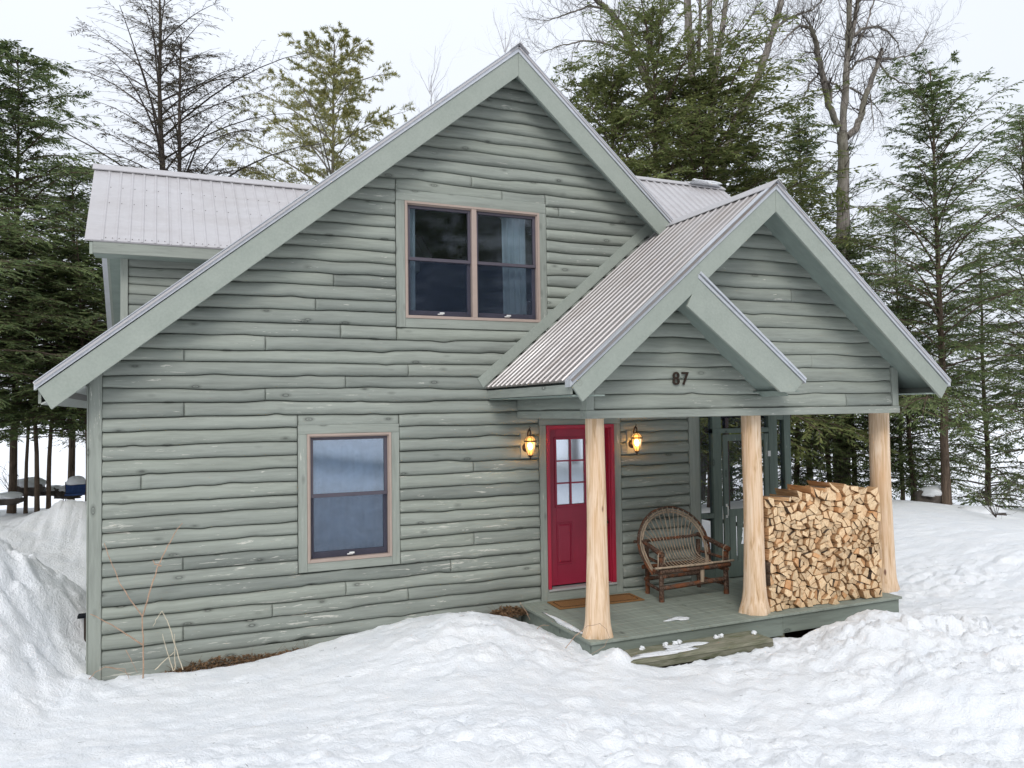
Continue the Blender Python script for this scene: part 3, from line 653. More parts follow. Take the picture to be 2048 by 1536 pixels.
# ---- left wing (cross gable on the main roof)
wing = empty('left_wing'); wing.parent = cabin
WY, WX = 1.65, .20; EY, EZ, RY, RZ_ = 1.30, 4.60, 3.0, 5.975; WLX = -.17
rib_slope('roof_panel', wing, (WLX-.03, RY, RZ_), (4.2, RY, RZ_), (WLX, EY, EZ), (4.2, EY, EZ), M['metal'], sp=.147, off=.19, rows=(.30, .52, .97), seam=6, rh=.010)
rib_slope('roof_panel', wing, (WLX-.03, RY, RZ_), (4.2, RY, RZ_), (WLX, RY+2.4, RZ_-1.94), (4.2, RY+2.4, RZ_-1.94), M['metal'], sp=.147)
MB().hexa(*plank((WLX-.05, RY-.12, RZ_-.075), (4.2, RY-.12, RZ_-.075), (0, .12, .10), 1, (0, -.007, .012), 1)).build('ridge_cap', M['metal'], wing)
sw = (RZ_-EZ)/(RY-EY)
m = MB().hexa([(WLX+.05, EY+.02, EZ-.03), (WLX+.05, RY, RZ_-.05), (WLX+.05, RY, RZ_-.24), (WLX+.05, EY+.02, EZ-.17)], [(WLX+.085, EY+.02, EZ-.03), (WLX+.085, RY, RZ_-.05), (WLX+.085, RY, RZ_-.24), (WLX+.085, EY+.02, EZ-.17)])
m.hexa([(WLX+.05, RY+2.4, RZ_-1.99), (WLX+.05, RY, RZ_-.05), (WLX+.05, RY, RZ_-.24), (WLX+.05, RY+2.4, RZ_-2.16)], [(WLX+.085, RY+2.4, RZ_-1.99), (WLX+.085, RY, RZ_-.05), (WLX+.085, RY, RZ_-.24), (WLX+.085, RY+2.4, RZ_-2.16)])
m.build('rake_board', M['rake'], wing)
MB().hexa([(WLX-.03, RY+2.43, RZ_-1.99), (WLX-.03, RY, RZ_-.0), (WLX-.03, RY, RZ_-.06), (WLX-.03, RY+2.43, RZ_-2.05)], [(WLX+.05, RY+2.43, RZ_-1.99), (WLX+.05, RY, RZ_-.0), (WLX+.05, RY, RZ_-.06), (WLX+.05, RY+2.43, RZ_-2.05)]).build('drip_edge', M['edge'], wing)
m = MB().box(WLX+.086, 4.0, EY+.02, EY+.05, EZ-.155, EZ-.012); bevel(m.build('eave_board', M['trim'], wing), .004)
MB().box(WLX+.086, 4.0, EY+.051, WY+.01, EZ-.155, EZ-.14).build('eave_soffit', M['soffit'], wing)
MB().hexa([(WLX+.086, EY+.05, EZ-.14), (WX+.02, EY+.05, EZ-.14), (WX+.02, RY, RZ_-.24), (WLX+.086, RY, RZ_-.24)], [(WLX+.086, EY+.05, EZ-.12), (WX+.02, EY+.05, EZ-.12), (WX+.02, RY, RZ_-.22), (WLX+.086, RY, RZ_-.22)]).build('soffit', M['soffit'], wing)
MB().hexa([(WLX+.086, RY+2.38, RZ_-2.14), (WX+.02, RY+2.38, RZ_-2.14), (WX+.02, RY, RZ_-.24), (WLX+.086, RY, RZ_-.24)], [(WLX+.086, RY+2.38, RZ_-2.12), (WX+.02, RY+2.38, RZ_-2.12), (WX+.02, RY, RZ_-.22), (WLX+.086, RY, RZ_-.22)]).build('soffit', M['soffit'], wing)
siding('wing_log_wall', M['log'], wing, (0, WY, 0), (1, 0, 0), (0, -1, 0), [(.285, 3.1), (2.6, 3.1), (2.6, 4.47), (.285, 4.47)], 3.747, .123, seed=31, rj=.2, D=.032)
m = MB().box(WX, WX+.085, WY-.045, WY+.08, 3.0, EZ-.14); bevel(m.build('corner_board', tz, wing), .004)
MB().box(WX+.01, 3.6, WY+.03, 4.4, 3.0, EZ-.156).build('wing_core', M['log'], wing)
MB().add([(WX+.02, WY, EZ-.2), (WX+.02, 4.4, EZ-.2), (WX+.02, RY, RZ_-.25), (WX+.1, WY, EZ-.2), (WX+.1, 4.4, EZ-.2), (WX+.1, RY, RZ_-.25)], [(0, 1, 2), (3, 5, 4), (0, 2, 5, 3), (1, 4, 5, 2), (0, 3, 4, 1)]).build('gable_end', M['log_y'], wing)
# ---- right wing roof
rw = empty('right_wing'); rw.parent = cabin
pR = at(1441, 376, 2.1); qx = float(pR[0]); qz = float(pR[2])
rib_slope('roof_panel', rw, (4.9, 2.1, qz), (qx, 2.1, qz), (4.9, .35, qz-1.45), (qx+.02, .35, qz-1.45), M['metal'], sp=.15, rows=(.2, .5))
rib_slope('roof_panel', rw, (4.9, 2.1, qz), (qx, 2.1, qz), (4.9, 3.9, qz-1.45), (qx, 3.9, qz-1.45), M['metal'], sp=.15)
MB().hexa(*plank((4.9, 2.0, qz-.06), (qx+.04, 2.0, qz-.06), (0, .12, .085), 1, (0, -.007, .012), 1)).build('ridge_cap', M['metal'], rw)
MB().box(5.6, qx-.4, .75, 3.5, 4.2, qz-1.40).build('wing_wall', M['log'], rw)
MB().add([(qx-.4, .75, qz-1.4), (qx-.4, 3.5, qz-1.4), (qx-.4, 2.1, qz-.1), (qx-.5, .75, qz-1.4), (qx-.5, 3.5, qz-1.4), (qx-.5, 2.1, qz-.1)], [(0, 1, 2), (3, 5, 4), (0, 2, 5, 3), (1, 4, 5, 2), (0, 3, 4, 1)]).build('gable_end', M['log_y'], rw)
MB().hexa([(qx-.03, .33, qz-1.5), (qx-.03, 2.1, qz-.04), (qx-.03, 2.1, qz-.2), (qx-.03, .33, qz-1.64)], [(qx, .33, qz-1.5), (qx, 2.1, qz-.04), (qx, 2.1, qz-.2), (qx, .33, qz-1.64)]).build('rake_board', M['rake'], rw)

# ---- deck and posts
deck = empty('porch_deck', (0, 0, 0)); deck.parent = cabin
m = MB(); nb = 15; yb0 = DY-.04
for i in range(nb):
    y0 = yb0+i*(-.006-yb0)/nb; y1 = yb0+(i+1)*(-.006-yb0)/nb-.004
    m.box(4.87, 9.46, y0, y1, -.03, 0+(i % 3)*.0008)
bevel(m.build('deck_board', M['deck'], deck), .003)
for m in (MB().box(4.90, 7.50, DY-.015, DY+.02, -.26, -.031), MB().box(7.503, 9.43, DY-.013, DY+.02, -.235, -.031)): bevel(m.build('deck_rim', M['rim'], deck), .004)
for m in (MB().box(4.89, 4.925, DY+.021, -.03, -.27, -.031), MB().box(9.39, 9.42, DY+.021, 0, -.235, -.031)): bevel(m.build('deck_rim', M['rim'], deck), .004)
for x in (5.1, 7.42, 9.26): MB().box(x, x+.14, DY+.03, DY+.17, -.6, -.24).build('deck_pier', M['weathered'], deck)
MB().box(7.7, 9.42, 0.01, 3.3, -.06, .01).build('screen_porch_floor', M['deck'], deck)
rng = random.Random(4)
def post(cx, cy, prof, seed):
    rg = random.Random(seed); n = 28; V = []; Fq = []; zs = [0, .02, .05, .09, .14, .2, .28, .4, .6, .9, 1.2, 1.5, 1.8, 2.1, 2.376]
    ph = [rg.uniform(0, 6.28) for _ in range(8)]
    for z in zs:
        f = math.exp(-z/.10); rr = np.interp(z, [p[0] for p in prof], [p[1] for p in prof])
        for k in range(n):
            a = 2*math.pi*k/n
            q = rr*(1+.022*math.sin(2*a+ph[0]+z*.9)+.014*math.sin(3*a+ph[1]-z*1.4)+.006*math.sin(7*a+ph[4]+z*3)+f*(.08*math.sin(3*a+ph[2])+.07*math.sin(7*a+ph[3])+.04*math.sin(11*a+ph[5])))
            V.append((cx+q*math.cos(a)+.004*math.sin(z*3+ph[6]), cy+q*math.sin(a)*(1-.15*f), z-.004))
    for i in range(len(zs)-1):
        for k in range(n): Fq.append((i*n+k, i*n+(k+1) % n, (i+1)*n+(k+1) % n, (i+1)*n+k))
    o = fast_mesh('porch_post', V, Fq, M['cedar'], cabin, smooth=True)
    md = o.modifiers.new('sub', 'SUBSURF'); md.levels = md.render_levels = 1
    return o
pr0 = lambda a, b, c, d, e: [(0, e), (.06, e*.93), (.16, (d+e)*.46), (.32, d), (.8, c), (1.4, b), (2.376, a)]
post(float(at(1197, 1270, -1.70)[0]), -1.70, pr0(.101, .107, .115, .133, .172), 1)
post(float(at(1511, 1222, -1.66)[0]), -1.66, pr0(.115, .118, .122, .136, .200), 2)
post(float(at(1768, 1185, -1.50)[0]), -1.50, pr0(.126, .130, .137, .150, .205), 3)

# ---- screened porch bay
sb = empty('screen_wall', (0, 0, 0)); sb.parent = cabin
g = M['screenwood']
m = MB(); X = lambda u: float(at(u, 930, 0)[0])
for x0, x1 in ((7.706, 7.73), (X(1424), X(1441)), (X(1536), X(1553)), (X(1567), X(1580))): m.box(x0, x1, -.03, .07, 0.012, 2.376)
m.box(7.731, X(1424)-.001, -.028, .06, .885, .955).box(X(1424), X(1536), -.034, .06, 2.10, 2.17)
m.box(7.731, X(1424), -.028, .06, .012, .15).box(X(1553), X(1567), -.028, .06, .012, .15).box(X(1553), X(1567), -.028, .06, 2.28, 2.376).box(7.731, X(1536), -.028, .06, 2.345, 2.376)
bevel(m.build('screen_frame', g, sb), .004)
MB().box(9.405, 9.47, .02, 3.2, 2.3, 2.376).box(9.405, 9.46, .02, 3.2, .5, .56).box(9.40, 9.47, 1.5, 1.58, .012, 2.3).box(9.40, 9.47, 3.1, 3.2, .012, 2.3).box(7.7, 9.4, 3.1, 3.18, .5, .58).box(8.5, 8.6, 3.1, 3.2, .012, 2.5).box(7.7, 9.4, 3.1, 3.2, 2.3, 2.5).build('rear_frame', M['bronze'], sb)
for p_ in ([(8.72, 1.7, 0), (8.66, 1.7, 2.5)], [(9.25, 2.6, 0), (9.25, 2.6, 2.5)]): MB().tube(p_, [.12, .105], 12).build('inner_post', M['tb'], sb)
m = MB()
for a, b, c, d in ((7.73, X(1424), .955, 2.345), (7.73, X(1424), .15, .885), (X(1441), X(1536), 2.17, 2.345), (X(1553), X(1567), .15, 2.28)):
    m.add([(a, .02, c), (b, .02, c), (b, .02, d), (a, .02, d)], [(0, 1, 2, 3)])
m.build('insect_screen', M['screen'], sb)
sdoor = empty('screen_door', (X(1443), 0, .02)); sdoor.parent = cabin; tag(sdoor, 'dark green screen door with a tree cutout')
dx = X(1443); W_ = X(1534)-dx
m = MB(); st = .085
m.box(0, st, -.045, -.008, 0, 2.06).box(W_-st, W_, -.045, -.008, 0, 2.06).box(st, W_-st, -.043, -.010, 1.965, 2.06).box(st, W_-st, -.043, -.010, .875, .975).box(st, W_-st, -.043, -.010, 0, .23)
bevel(m.build('door_stile', g, sdoor), .003)
m = MB(); n_ = 5; pw = (W_-2*st)/n_
tree = [(0, .0), (.012, 0), (.012, .1), (.06, .1), (.028, .2), (.045, .2), (.018, .31), (.03, .31), (0, .46)]
for i in range(n_):
    a, b = st+i*pw+.012, st+(i+1)*pw-.012
    if i in (1, 2):
        c = st+2*pw; s_ = -1 if i == 1 else 1
        poly = [(c+s_*.004+s_*p[0], .36+p[1]) for p in tree]
        far = a if i == 1 else b
        pts = [(c+s_*.004, .23), (c+s_*.004, .36)]+poly[1:-1]+[(c+s_*.004, .82), (c+s_*.004, .875), (far, .875), (far, .23)]
        if s_ > 0: pts = pts[::-1]
        m.prism(pts, -.04, -.024)
    else: m.box(a, b, -.04, -.024, .23, .875)
m.build('door_slat', g, sdoor)
MB().add([(st, -.02, .975), (W_-st, -.02, .975), (W_-st, -.02, 1.965), (st, -.02, 1.965)], [(0, 1, 2, 3)]).build('insect_screen', M['screen'], sdoor)
m = MB().tube([(.04, -.045, .88), (.04, -.075, .90), (.04, -.075, 1.02), (.04, -.045, 1.04)], .008, 6).box(.025, .055, -.05, -.044, .86, .90).box(.025, .055, -.05, -.044, 1.02, 1.06)
m.build('door_handle', M['white'], sdoor)
m = MB().box(W_-.02, W_+.03, -.052, -.044, 1.72, 1.80); m.build('door_hinge', M['white'], sdoor)

# ------------------------------------------------------------------ snow ground
CP = [(u, v, y) for u, v, y in [
(150,1372,-.15),(178,1362,-.06),(281,1348,-.08),(365,1339,-.08),(439,1326,-.08),(527,1312,-.08),(571,1304,-.1),(659,1284,-.15),(747,1266,-.25),(835,1246,-.5),
(900,1233,-.8),(960,1229,-.9),(1035,1250,-1.0),(1080,1275,-1.4),(1120,1300,-1.75),(1185,1322,-1.98),(1228,1303,-2.05),(1245,1330,-2.3),
(1560,1278,-2.0),(1620,1264,-2.0),(1690,1240,-2.05),(1732,1222,-2.2),(1790,1250,-2.3),(1815,1232,-1.8),
(1850,1180,-.9),(2040,1180,-1.8),(1900,1110,0.),(2040,1110,-.8),(1850,1050,1.8),(2040,1060,.7),(1800,1003,4.8),(1900,1010,4.2),(2040,1043,2.5),
(1150,1350,-2.4),(1000,1300,-1.8),(800,1330,-1.6),(600,1380,-1.5),(400,1420,-1.5),(200,1440,-1.4),(50,1420,-1.0),
(1024,1450,-3.9),(700,1480,-3.4),(300,1500,-2.8),(50,1500,-2.2),(1024,1530,-4.8),(600,1530,-4.2),(100,1530,-3.0),
(0,1095,.6),(60,1150,.5),(110,1200,.45),(150,1260,.4),(172,1300,.3),(0,1250,-.3),(60,1330,-.4),(160,1355,-.2),
(160,1180,3.2),(100,1140,3.6),(20,1060,5.),(130,1008,6),(160,1035,5.8),(175,1045,5.6),(70,1040,6),(95,1100,4.6),(20,1026,9),(100,1024,9),(30,1040,7)]]
PTS = [tuple(at(u, v, y)) for u, v, y in CP]
def atz(u, v, z):
    d = CF*F_PX+CR*(u-1024)-CU*(v-768); return tuple(CAM+d*((z-CAM[2])/d[2]))
PTS += [atz(*q) for q in [(1640,1300,-.15),(1750,1290,-.05),(1850,1310,-.10),(1960,1330,-.10),(2040,1300,-.08),(2040,1400,-.10),(1900,1400,-.12),
(1600,1330,-.22),(1700,1400,-.26),(1830,1445,-.27),(1960,1480,-.27),(2040,1500,-.26),(1400,1360,-.23),(1500,1400,-.24),(1600,1450,-.24),(1300,1420,-.16),(1350,1480,-.12),
(1500,1530,-.12),(1900,1530,-.16),(1750,1500,-.2)]]
PTS += [(x, y, -.235) for x in (5.45, 6.0, 6.6, 7.2) for y in (-2.2, -2.45)]
PTS += [(-6,-3,.15),(-8,2,.7),(-6,8,.6),(-3,10.5,.5),(3,11,.2),(9,9,-.2),(14,9,-.35),(22,6,-.5),(26,0,-.6),(18,-5,-.4),(10,-9,.1),(4,-9,.75),(0,-9,.75),(-6,-9,.6),(0,-6,.48),(12,-5,-.3),(-3,-2,.35),(16,13,-.5),(-8,12,.5),(2.5,-6.5,.5),
        (9.8,-1,-.35),(9.9,.5,-.33),(10,3,-.3),(6,-1,-.45),(8.5,-1,-.45),(-1.5,2.2,.35),(-4,.8,1.0),(5.6,-5.9,.05)]
PTS = np.array(PTS); _X, _Z = PTS[:, :2], PTS[:, 2]
def _phi(a, b):
    d2 = ((a[:, None, :]-b[None, :, :])**2).sum(2); return .5*d2*np.log(d2+1e-9)
_n = len(_X); A = np.zeros((_n+3, _n+3)); A[:_n, :_n] = _phi(_X, _X)+np.eye(_n)*.01
A[:_n, _n] = 1; A[:_n, _n+1:] = _X; A[_n, :_n] = 1; A[_n+1:, :_n] = _X.T
CW = np.linalg.solve(A, np.concatenate([_Z, [0, 0, 0]]))
def vnoise(x, y, seed):
    r = np.random.RandomState(seed).rand(256, 256); xi = np.floor(x).astype(int); yi = np.floor(y).astype(int)
    tx = x-xi; ty = y-yi; tx = tx*tx*(3-2*tx); ty = ty*ty*(3-2*ty); g = lambda a, b: r[a % 256, b % 256]
    return (g(xi, yi)*(1-tx)+g(xi+1, yi)*tx)*(1-ty)+(g(xi, yi+1)*(1-tx)+g(xi+1, yi+1)*tx)*ty*1.0
def fbm(x, y, sc_, oct_, seed, bill=False, gain=.5):
    o = 0; a = 1; t = 0
    for i in range(oct_):
        n_ = vnoise(x*sc_*2**i+7.3*i, y*sc_*2**i+3.1*i, seed+i)
        o = o+a*(np.abs(n_*2-1) if bill else n_*2-1); t += a; a *= gain
    return o/t
def cells(x, y, sc_, seed):
    """distance to the nearest jittered lattice point: rounded lumps"""
    r = np.random.RandomState(seed).rand(256, 256, 3); X_, Y_ = x*sc_, y*sc_; xi = np.floor(X_).astype(int); yi = np.floor(Y_).astype(int)
    best = np.full(x.shape, 9.); hv = np.zeros(x.shape)
    for i in (-1, 0, 1):
        for j in (-1, 0, 1):
            q = r[(xi+i) % 256, (yi+j) % 256]; d = np.hypot(xi+i+q[..., 0]-X_, yi+j+q[..., 1]-Y_)
            m_ = d < best; hv = np.where(m_, q[..., 2], hv); best = np.where(m_, d, best)
    return np.sqrt(np.clip(1-best*1.15, 0, 1))*hv
def gs(x, y, cx, cy, rx, ry, a=0):
    c, s_ = math.cos(a), math.sin(a); dx, dy = x-cx, y-cy
    return np.exp(-((dx*c+dy*s_)/rx)**2-((-dx*s_+dy*c)/ry)**2)
def H_snow(x, y, detail=True):
    x = np.asarray(x, float); y = np.asarray(y, float); sh = x.shape; p = np.stack([x.ravel(), y.ravel()], 1)
    # clamp far outside the control area, then blend down to the lake
    q = np.clip(p, [-8, -9.5], [27, 12.5]); z = np.empty(len(q))
    for i in range(0, len(q), 20000):
        b = q[i:i+20000]; z[i:i+20000] = _phi(b, _X)@CW[:_n]+CW[_n]+b@CW[_n+1:]
    z = z.reshape(sh)
    # yard edge: drops to the frozen lake behind the cabin
    edge = 11.2+.25*np.sin(x*.7)+np.where(x > 14, -(x-14)*.45, 0)
    t = np.clip((y-edge)/5.0, 0, 1); t = t*t*(3-2*t); z = z*(1-t)+(-3.6)*t
    if not detail: return z
    rough = .09+1.0*gs(x, y, -1.3, .3, 1.4, 1.5)+.9*gs(x, y, -.7, 5.6, .9, 1.2)+.5*gs(x, y, 3.9, -1.5, 1.1, .9)+1.15*gs(x, y, 8.2, -2.9, 1.9, .55, -.25)+.9*gs(x, y, 8.0, -4.0, 1.6, .5, -.3)+.7*gs(x, y, 4.0, -4.6, 2.6, .9)+1.0*gs(x, y, 9.6, -3.2, .9, 1.2)
    rough += .35*gs(x, y, 1.6, -3.4, 2.5, .8)+.4*gs(x, y, 6.5, -5.4, 2, .8)+.5*gs(x, y, 12, -.8, 2.5, .7)
    rough -= .07*gs(x, y, 6, -3.2, 1.4, .8)
    wx = x+.16*fbm(x, y, 2.1, 3, 71); wy = y+.16*fbm(x, y, 2.1, 3, 81)
    z = z+fbm(x, y, .8, 3, 5)*.035
    z = z+.85*rough*(cells(wx, wy, 2.6, 3)*.13+cells(wx, wy, 5.3, 4)*.10+cells(wx, wy, 11, 6)*.055-.055)
    z = z+fbm(x, y, 6, 4, 11, gain=.6)*(.014+.036*rough)
    rip = fbm(x*1.0+y*.4, y*2.2, 3.2, 3, 21)*.012; z = z+rip
    z = z+.06*gs(x, y, 5.05, -2.12, .07, .07)+.06*gs(x, y, 4.80, -2.03, .07, .06)
    pile = gs(x, y, -1.0, .5, 1.0, 1.3); z = z+pile*((fbm(x, y, 3.5, 5, 41, True, .65)-.35)*.22+cells(wx, wy, 8, 9)*.09)
    # a trodden path from the step, with a firm edge along the bank
    # footprints
    for cx, cy, a_ in FEET:
        g_ = gs(x, y, cx, cy, .17, .09, a_); z = z-.07*g_**.6*(g_ > .02)+.02*gs(x, y, cx, cy, .26, .18, a_)
    return z
rngf = random.Random(12); FEET = []
for i in range(9): FEET.append((5.9-.22*i+rngf.uniform(-.05, .05), -2.9-.36*i+(.16 if i % 2 else 0), 1.2+rngf.uniform(-.3, .3)))
for i in range(8): FEET.append((1.0+.5*i, -3.9-.17*i+(.2 if i % 2 else 0), .3+rngf.uniform(-.4, .4)))
def axis_pts(lo, hi, st, a, b):
    o = list(np.arange(lo, hi, st)); s_ = st; x = o[-1]
    while x < b: s_ = s_*1.16; x += s_; o.append(x)
    s_ = st; x = lo; L_ = []
    while x > a: s_ = s_*1.16; x -= s_; L_.append(x)
    return np.array(L_[::-1]+o)
xs = axis_pts(-3.2, 12.5, .036, -700, 900); ys = axis_pts(-6.2, 3.2, .036, -120, 1400)
XX, YY = np.meshgrid(xs, ys, indexing='ij'); ZZ = H_snow(XX, YY)
def inside(x0, x1, y0, y1, e): return np.clip(np.minimum(np.minimum(XX-x0, x1-XX), np.minimum(YY-y0, y1-YY))/e, 0, 1)
dip = np.maximum(np.maximum(inside(.06, 7.7, .06, 8, .10), inside(4.99, 9.36, -1.82, 3.3, .10)), inside(5.2, 7.02, -2.25, -1.7, .08))
dip = dip*(1-.0*dip)
# snow has blown partly under the step and melted back from the wall in two spots
for cx, cy, rx, ry, dz in ((1.25, -.06, .55, .10, .10), (2.2, -.04, .5, .07, .06), (4.66, -.1, .26, .2, .30), (8.0, -1.95, .45, .13, .22), (.35, -.03, .4, .05, .05)):
    ZZ = ZZ-dz*gs(XX, YY, cx, cy, rx, ry)
ZZ = ZZ*(1-dip)+np.minimum(ZZ, -.75)*dip
nx_, ny_ = len(xs), len(ys); idx = np.arange(nx_*ny_).reshape(nx_, ny_)
qd = np.stack([idx[:-1, :-1], idx[1:, :-1], idx[1:, 1:], idx[:-1, 1:]], -1).reshape(-1, 4)
o = fast_mesh('snow_ground', np.stack([XX, YY, ZZ], -1).reshape(-1, 3), qd, M['snow'], smooth=True)
tag(o, 'deep lumpy snow covering the yard around the cabin', kind='structure')
o = MB().box(-1500, 2500, -300, 2900, -1.75, -1.5).build('frozen_lake', M['snow']); tag(o, 'flat snow-covered frozen lake beyond the trees', kind='structure')
o = MB().box(.0, 9.4, -1.8, 3.2, -.62, -.5).box(-.03, 4.95, -.25, .0, -.5, -.33).build('bare_ground', M['soil']); tag(o, 'bare brown soil under the deck and along the wall', kind='structure')
def hz(x, y): return float(H_snow(np.array([x]), np.array([y]), False)[0])

# ------------------------------------------------------------------ wooden step, mat, small snow
stp = empty('wooden_step', (6.02, -2.075, -.155)); tag(stp, 'mossy weathered plank step set in the snow below the porch deck', 'step')
PB = []
for i in range(3):
    y0 = -.185+i*.135; o = MB().box(-.96, .98, y0, y0+.128, -.018-.002*i, .022-.002*i).build('step_board', M['weathered'], stp); bevel(o, .006)
o = MB().box(-.96, .98, -.186, -.15, -.075, -.0185).build('step_apron', M['weathered'], stp)
for x in (-.8, .78): MB().box(x, x+.13, -.15, .15, -.4, -.021).build('step_support', M['splitface'], stp)
def blob(name, cx, cy, cz, rx, ry, rz, mat, seed, label, cat, group=None, kind=None, n=18, wob=.35, parent=None):
    rg = random.Random(seed); bm = bmesh.new(); bmesh.ops.create_icosphere(bm, subdivisions=3, radius=1); ph = [rg.uniform(0, 9) for _ in range(9)]
    for v in bm.verts:
        p = v.co; k_ = 1+wob*(math.sin(p.x*3+ph[0])*math.sin(p.y*3.3+ph[1])*.6+.4*math.sin(p.z*5+ph[2]+p.x*4)+.25*math.sin(p.x*9+ph[3])*math.sin(p.y*8+ph[4]))
        v.co = Vector((p.x*rx*k_, p.y*ry*k_, max(p.z, -.35)*rz*(1+.4*(k_-1))))
    me = bpy.data.meshes.new(name); bm.to_mesh(me); bm.free(); me.materials.append(mat)
    for f_ in me.polygons: f_.use_smooth = True
    o = bpy.data.objects.new(name, me); col.objects.link(o); o.location = (cx, cy, cz)
    if parent: o.parent = parent
    if label: tag(o, label, cat, group, kind)
    return o
for i, (x, y, rx, ry, lab) in enumerate([(5.55, -2.16, .40, .05, 'long thin snow patch melting on the wooden step'), (5.95, -2.06, .24, .08, 'shorter snow patch nearer the deck on the wooden step')]):
    blob('snow_patch', x, y, -.131, rx, ry, .014, M['snow'], 30+i, lab, 'snow', wob=.7)
blob('snow_patch', 6.25, -1.52, .004, .13, .05, .012, M['snow'], 40, 'small white snow patch lying alone in the middle of the deck', 'snow', wob=.8)
blob('snow_patch', 4.95, -1.15, .004, .04, .42, .012, M['snow'], 41, 'narrow snow strip along the left edge of the deck', 'snow', wob=.8)
for i, (x, y) in enumerate([(5.48, -1.93), (5.78, -1.93), (5.9, -1.94), (5.97, -1.92), (6.45, -1.95), (6.53, -1.94), (6.95, -2.0)]):
    blob('snow_lump', x, y, -.128, .030, .028, .03, M['snow'], 50+i, 'small round snow lump on the wooden step by the deck rim', 'snow', 'snow lumps on the step', wob=.4)
p = at(1400, 366, 2.1); blob('snow_patch', float(p[0]), 2.02, float(p[2])-.035, .36, .13, .05, M['snow'], 44, 'white snow patch left on the ridge of the rear right roof', 'snow', wob=.75)
dm = empty('doormat', (5.80, -.36, .003)); tag(dm, 'brown coir doormat with a dark border line in front of the crimson door', 'doormat'); dm.rotation_euler.z = R(-3)
o = MB().box(-.60, .60, -.20, .20, 0, .014).build('mat_base', M['coir'], dm); bevel(o, .004)
mm = MB(); e = .05
for x0, x1, y0, y1 in ((-.6+e+.03, .6-e-.03, -.2+e, -.2+e+.008), (-.6+e+.03, .6-e-.03, .2-e-.008, .2-e), (-.6+e, -.6+e+.008, -.2+e+.03, .2-e-.03), (.6-e-.008, .6-e, -.2+e+.03, .2-e-.03)): mm.box(x0, x1, y0, y1, .0135, .017)
for sx in (-1, 1):
    for sy in (-1, 1): mm.tube([(sx*(.6-e-.03), sy*(.2-e-.004), .0145), (sx*(.6-e-.022), sy*(.2-e-.02), .0145), (sx*(.6-e-.004), sy*(.2-e-.03), .0145)], .004, 5)
mm.build('mat_border', M['coir_d'], dm)

# ------------------------------------------------------------------ wall lanterns
am = bpy.data.materials.new('amber_glass'); am.use_nodes = True; t = am.node_tree; b = t.nodes['Principled BSDF']
b.inputs['Base Color'].default_value = (.9, .55, .2, 1); b.inputs['Roughness'].default_value = .35; b.inputs['Transmission Weight'].default_value = .85
b.inputs['Emission Color'].default_value = (1, .52, .13, 1); b.inputs['Emission Strength'].default_value = .55
bu = bpy.data.materials.new('lit_bulb'); bu.use_nodes = True; b = bu.node_tree.nodes['Principled BSDF']
b.inputs['Emission Color'].default_value = (1, .70, .28, 1); b.inputs['Emission Strength'].default_value = 14
def lantern(x, label):
    L_ = empty('wall_lantern', (x, -.02, 2.02)); tag(L_, label, 'lantern', 'lit lanterns beside the front door')
    o = MB().box(-.068, .068, -.035, .02, -.135, .135).build('mounting_block', M['trim_z'], L_); bevel(o, .004)
    m = MB(); pr = [(0, -.0), (.052, 0), (.050, -.012), (.03, -.02), (0, -.022)]
    o = MB().lathe(pr).build('backplate', M['bronze'], L_); o.rotation_euler.x = R(-90); o.location = (0, -.036, -.02); o.scale = (1, 1.9, 1); o.rotation_euler.x = R(90); o.scale = (1, 1, 1)
    m = MB().tube([(0, -.05, .0), (0, -.075, .07), (0, -.075, .13), (0, -.10, .17), (0, -.135, .172), (0, -.15, .145), (0, -.137, .118)], [.009, .009, .009, .009, .009, .008, .007], 8)
    m.tube([(0, -.10, .168), (.012, -.12, .20), (0, -.11, .215)], [.006, .005, .002], 6).tube([(-.03, -.14, .10), (0, -.14, .118), (.035, -.14, .106)], [.003, .008, .003], 6)
    m.build('scroll_arm', M['bronze'], L_)
    c = (0, -.14, 0)
    MB().lathe([(.006, .118), (.016, .106), (.03, .102), (.052, .078), (.062, .058)], c, 16).build('lantern_dome', am, L_)
    m = MB().lathe([(.060, .060), (.070, .054), (.070, .046), (.058, .042), (.055, .050)], c, 18)
    m.lathe([(.0, .122), (.02, .116), (.022, .108), (.0, .104)], c, 12)
    m.lathe([(.024, -.098), (.028, -.106), (.018, -.116), (.008, -.124), (.011, -.133), (0, -.15)], c, 12); m.build('lantern_cap', M['bronze'], L_)
    MB().lathe([(.054, .046), (.056, .02), (.050, -.02), (.038, -.065), (.024, -.10)], c, 18).build('glass_shade', am, L_)
    m = MB()
    for k_ in range(6):
        a = k_*math.pi/3+.35
        m.tube([(c[0]+r*math.cos(a+tw), c[1]+r*math.sin(a+tw), z) for r, z, tw in ((.062, .048, 0), (.058, .02, .1), (.053, -.02, .35), (.041, -.065, .5), (.026, -.10, .6))], .0028, 5)
        m.tube([(c[0]+r*math.cos(a), c[1]+r*math.sin(a), z) for r, z in ((.064, .058), (.055, .082), (.02, .110))], .0028, 5)
    m.build('lantern_rib', M['bronze'], L_)
    MB().lathe([(0, .035), (.012, .028), (.017, .0), (.014, -.035), (0, -.045)], c, 10).build('light_bulb', bu, L_)
    ld = bpy.data.lights.new('lantern_light', 'POINT'); ld.energy = 9; ld.color = (1, .58, .22); ld.shadow_soft_size = .06
    L_.scale = (1.18, 1.12, 1.18)
    lo = bpy.data.objects.new('lantern_light', ld); col.objects.link(lo); lo.parent = L_; lo.location = (0, -.14, -.01)
lantern(4.985, 'lit bronze lantern with amber glass on the log wall left of the crimson door')
lantern(6.575, 'lit bronze lantern with amber glass on the log wall right of the crimson door')

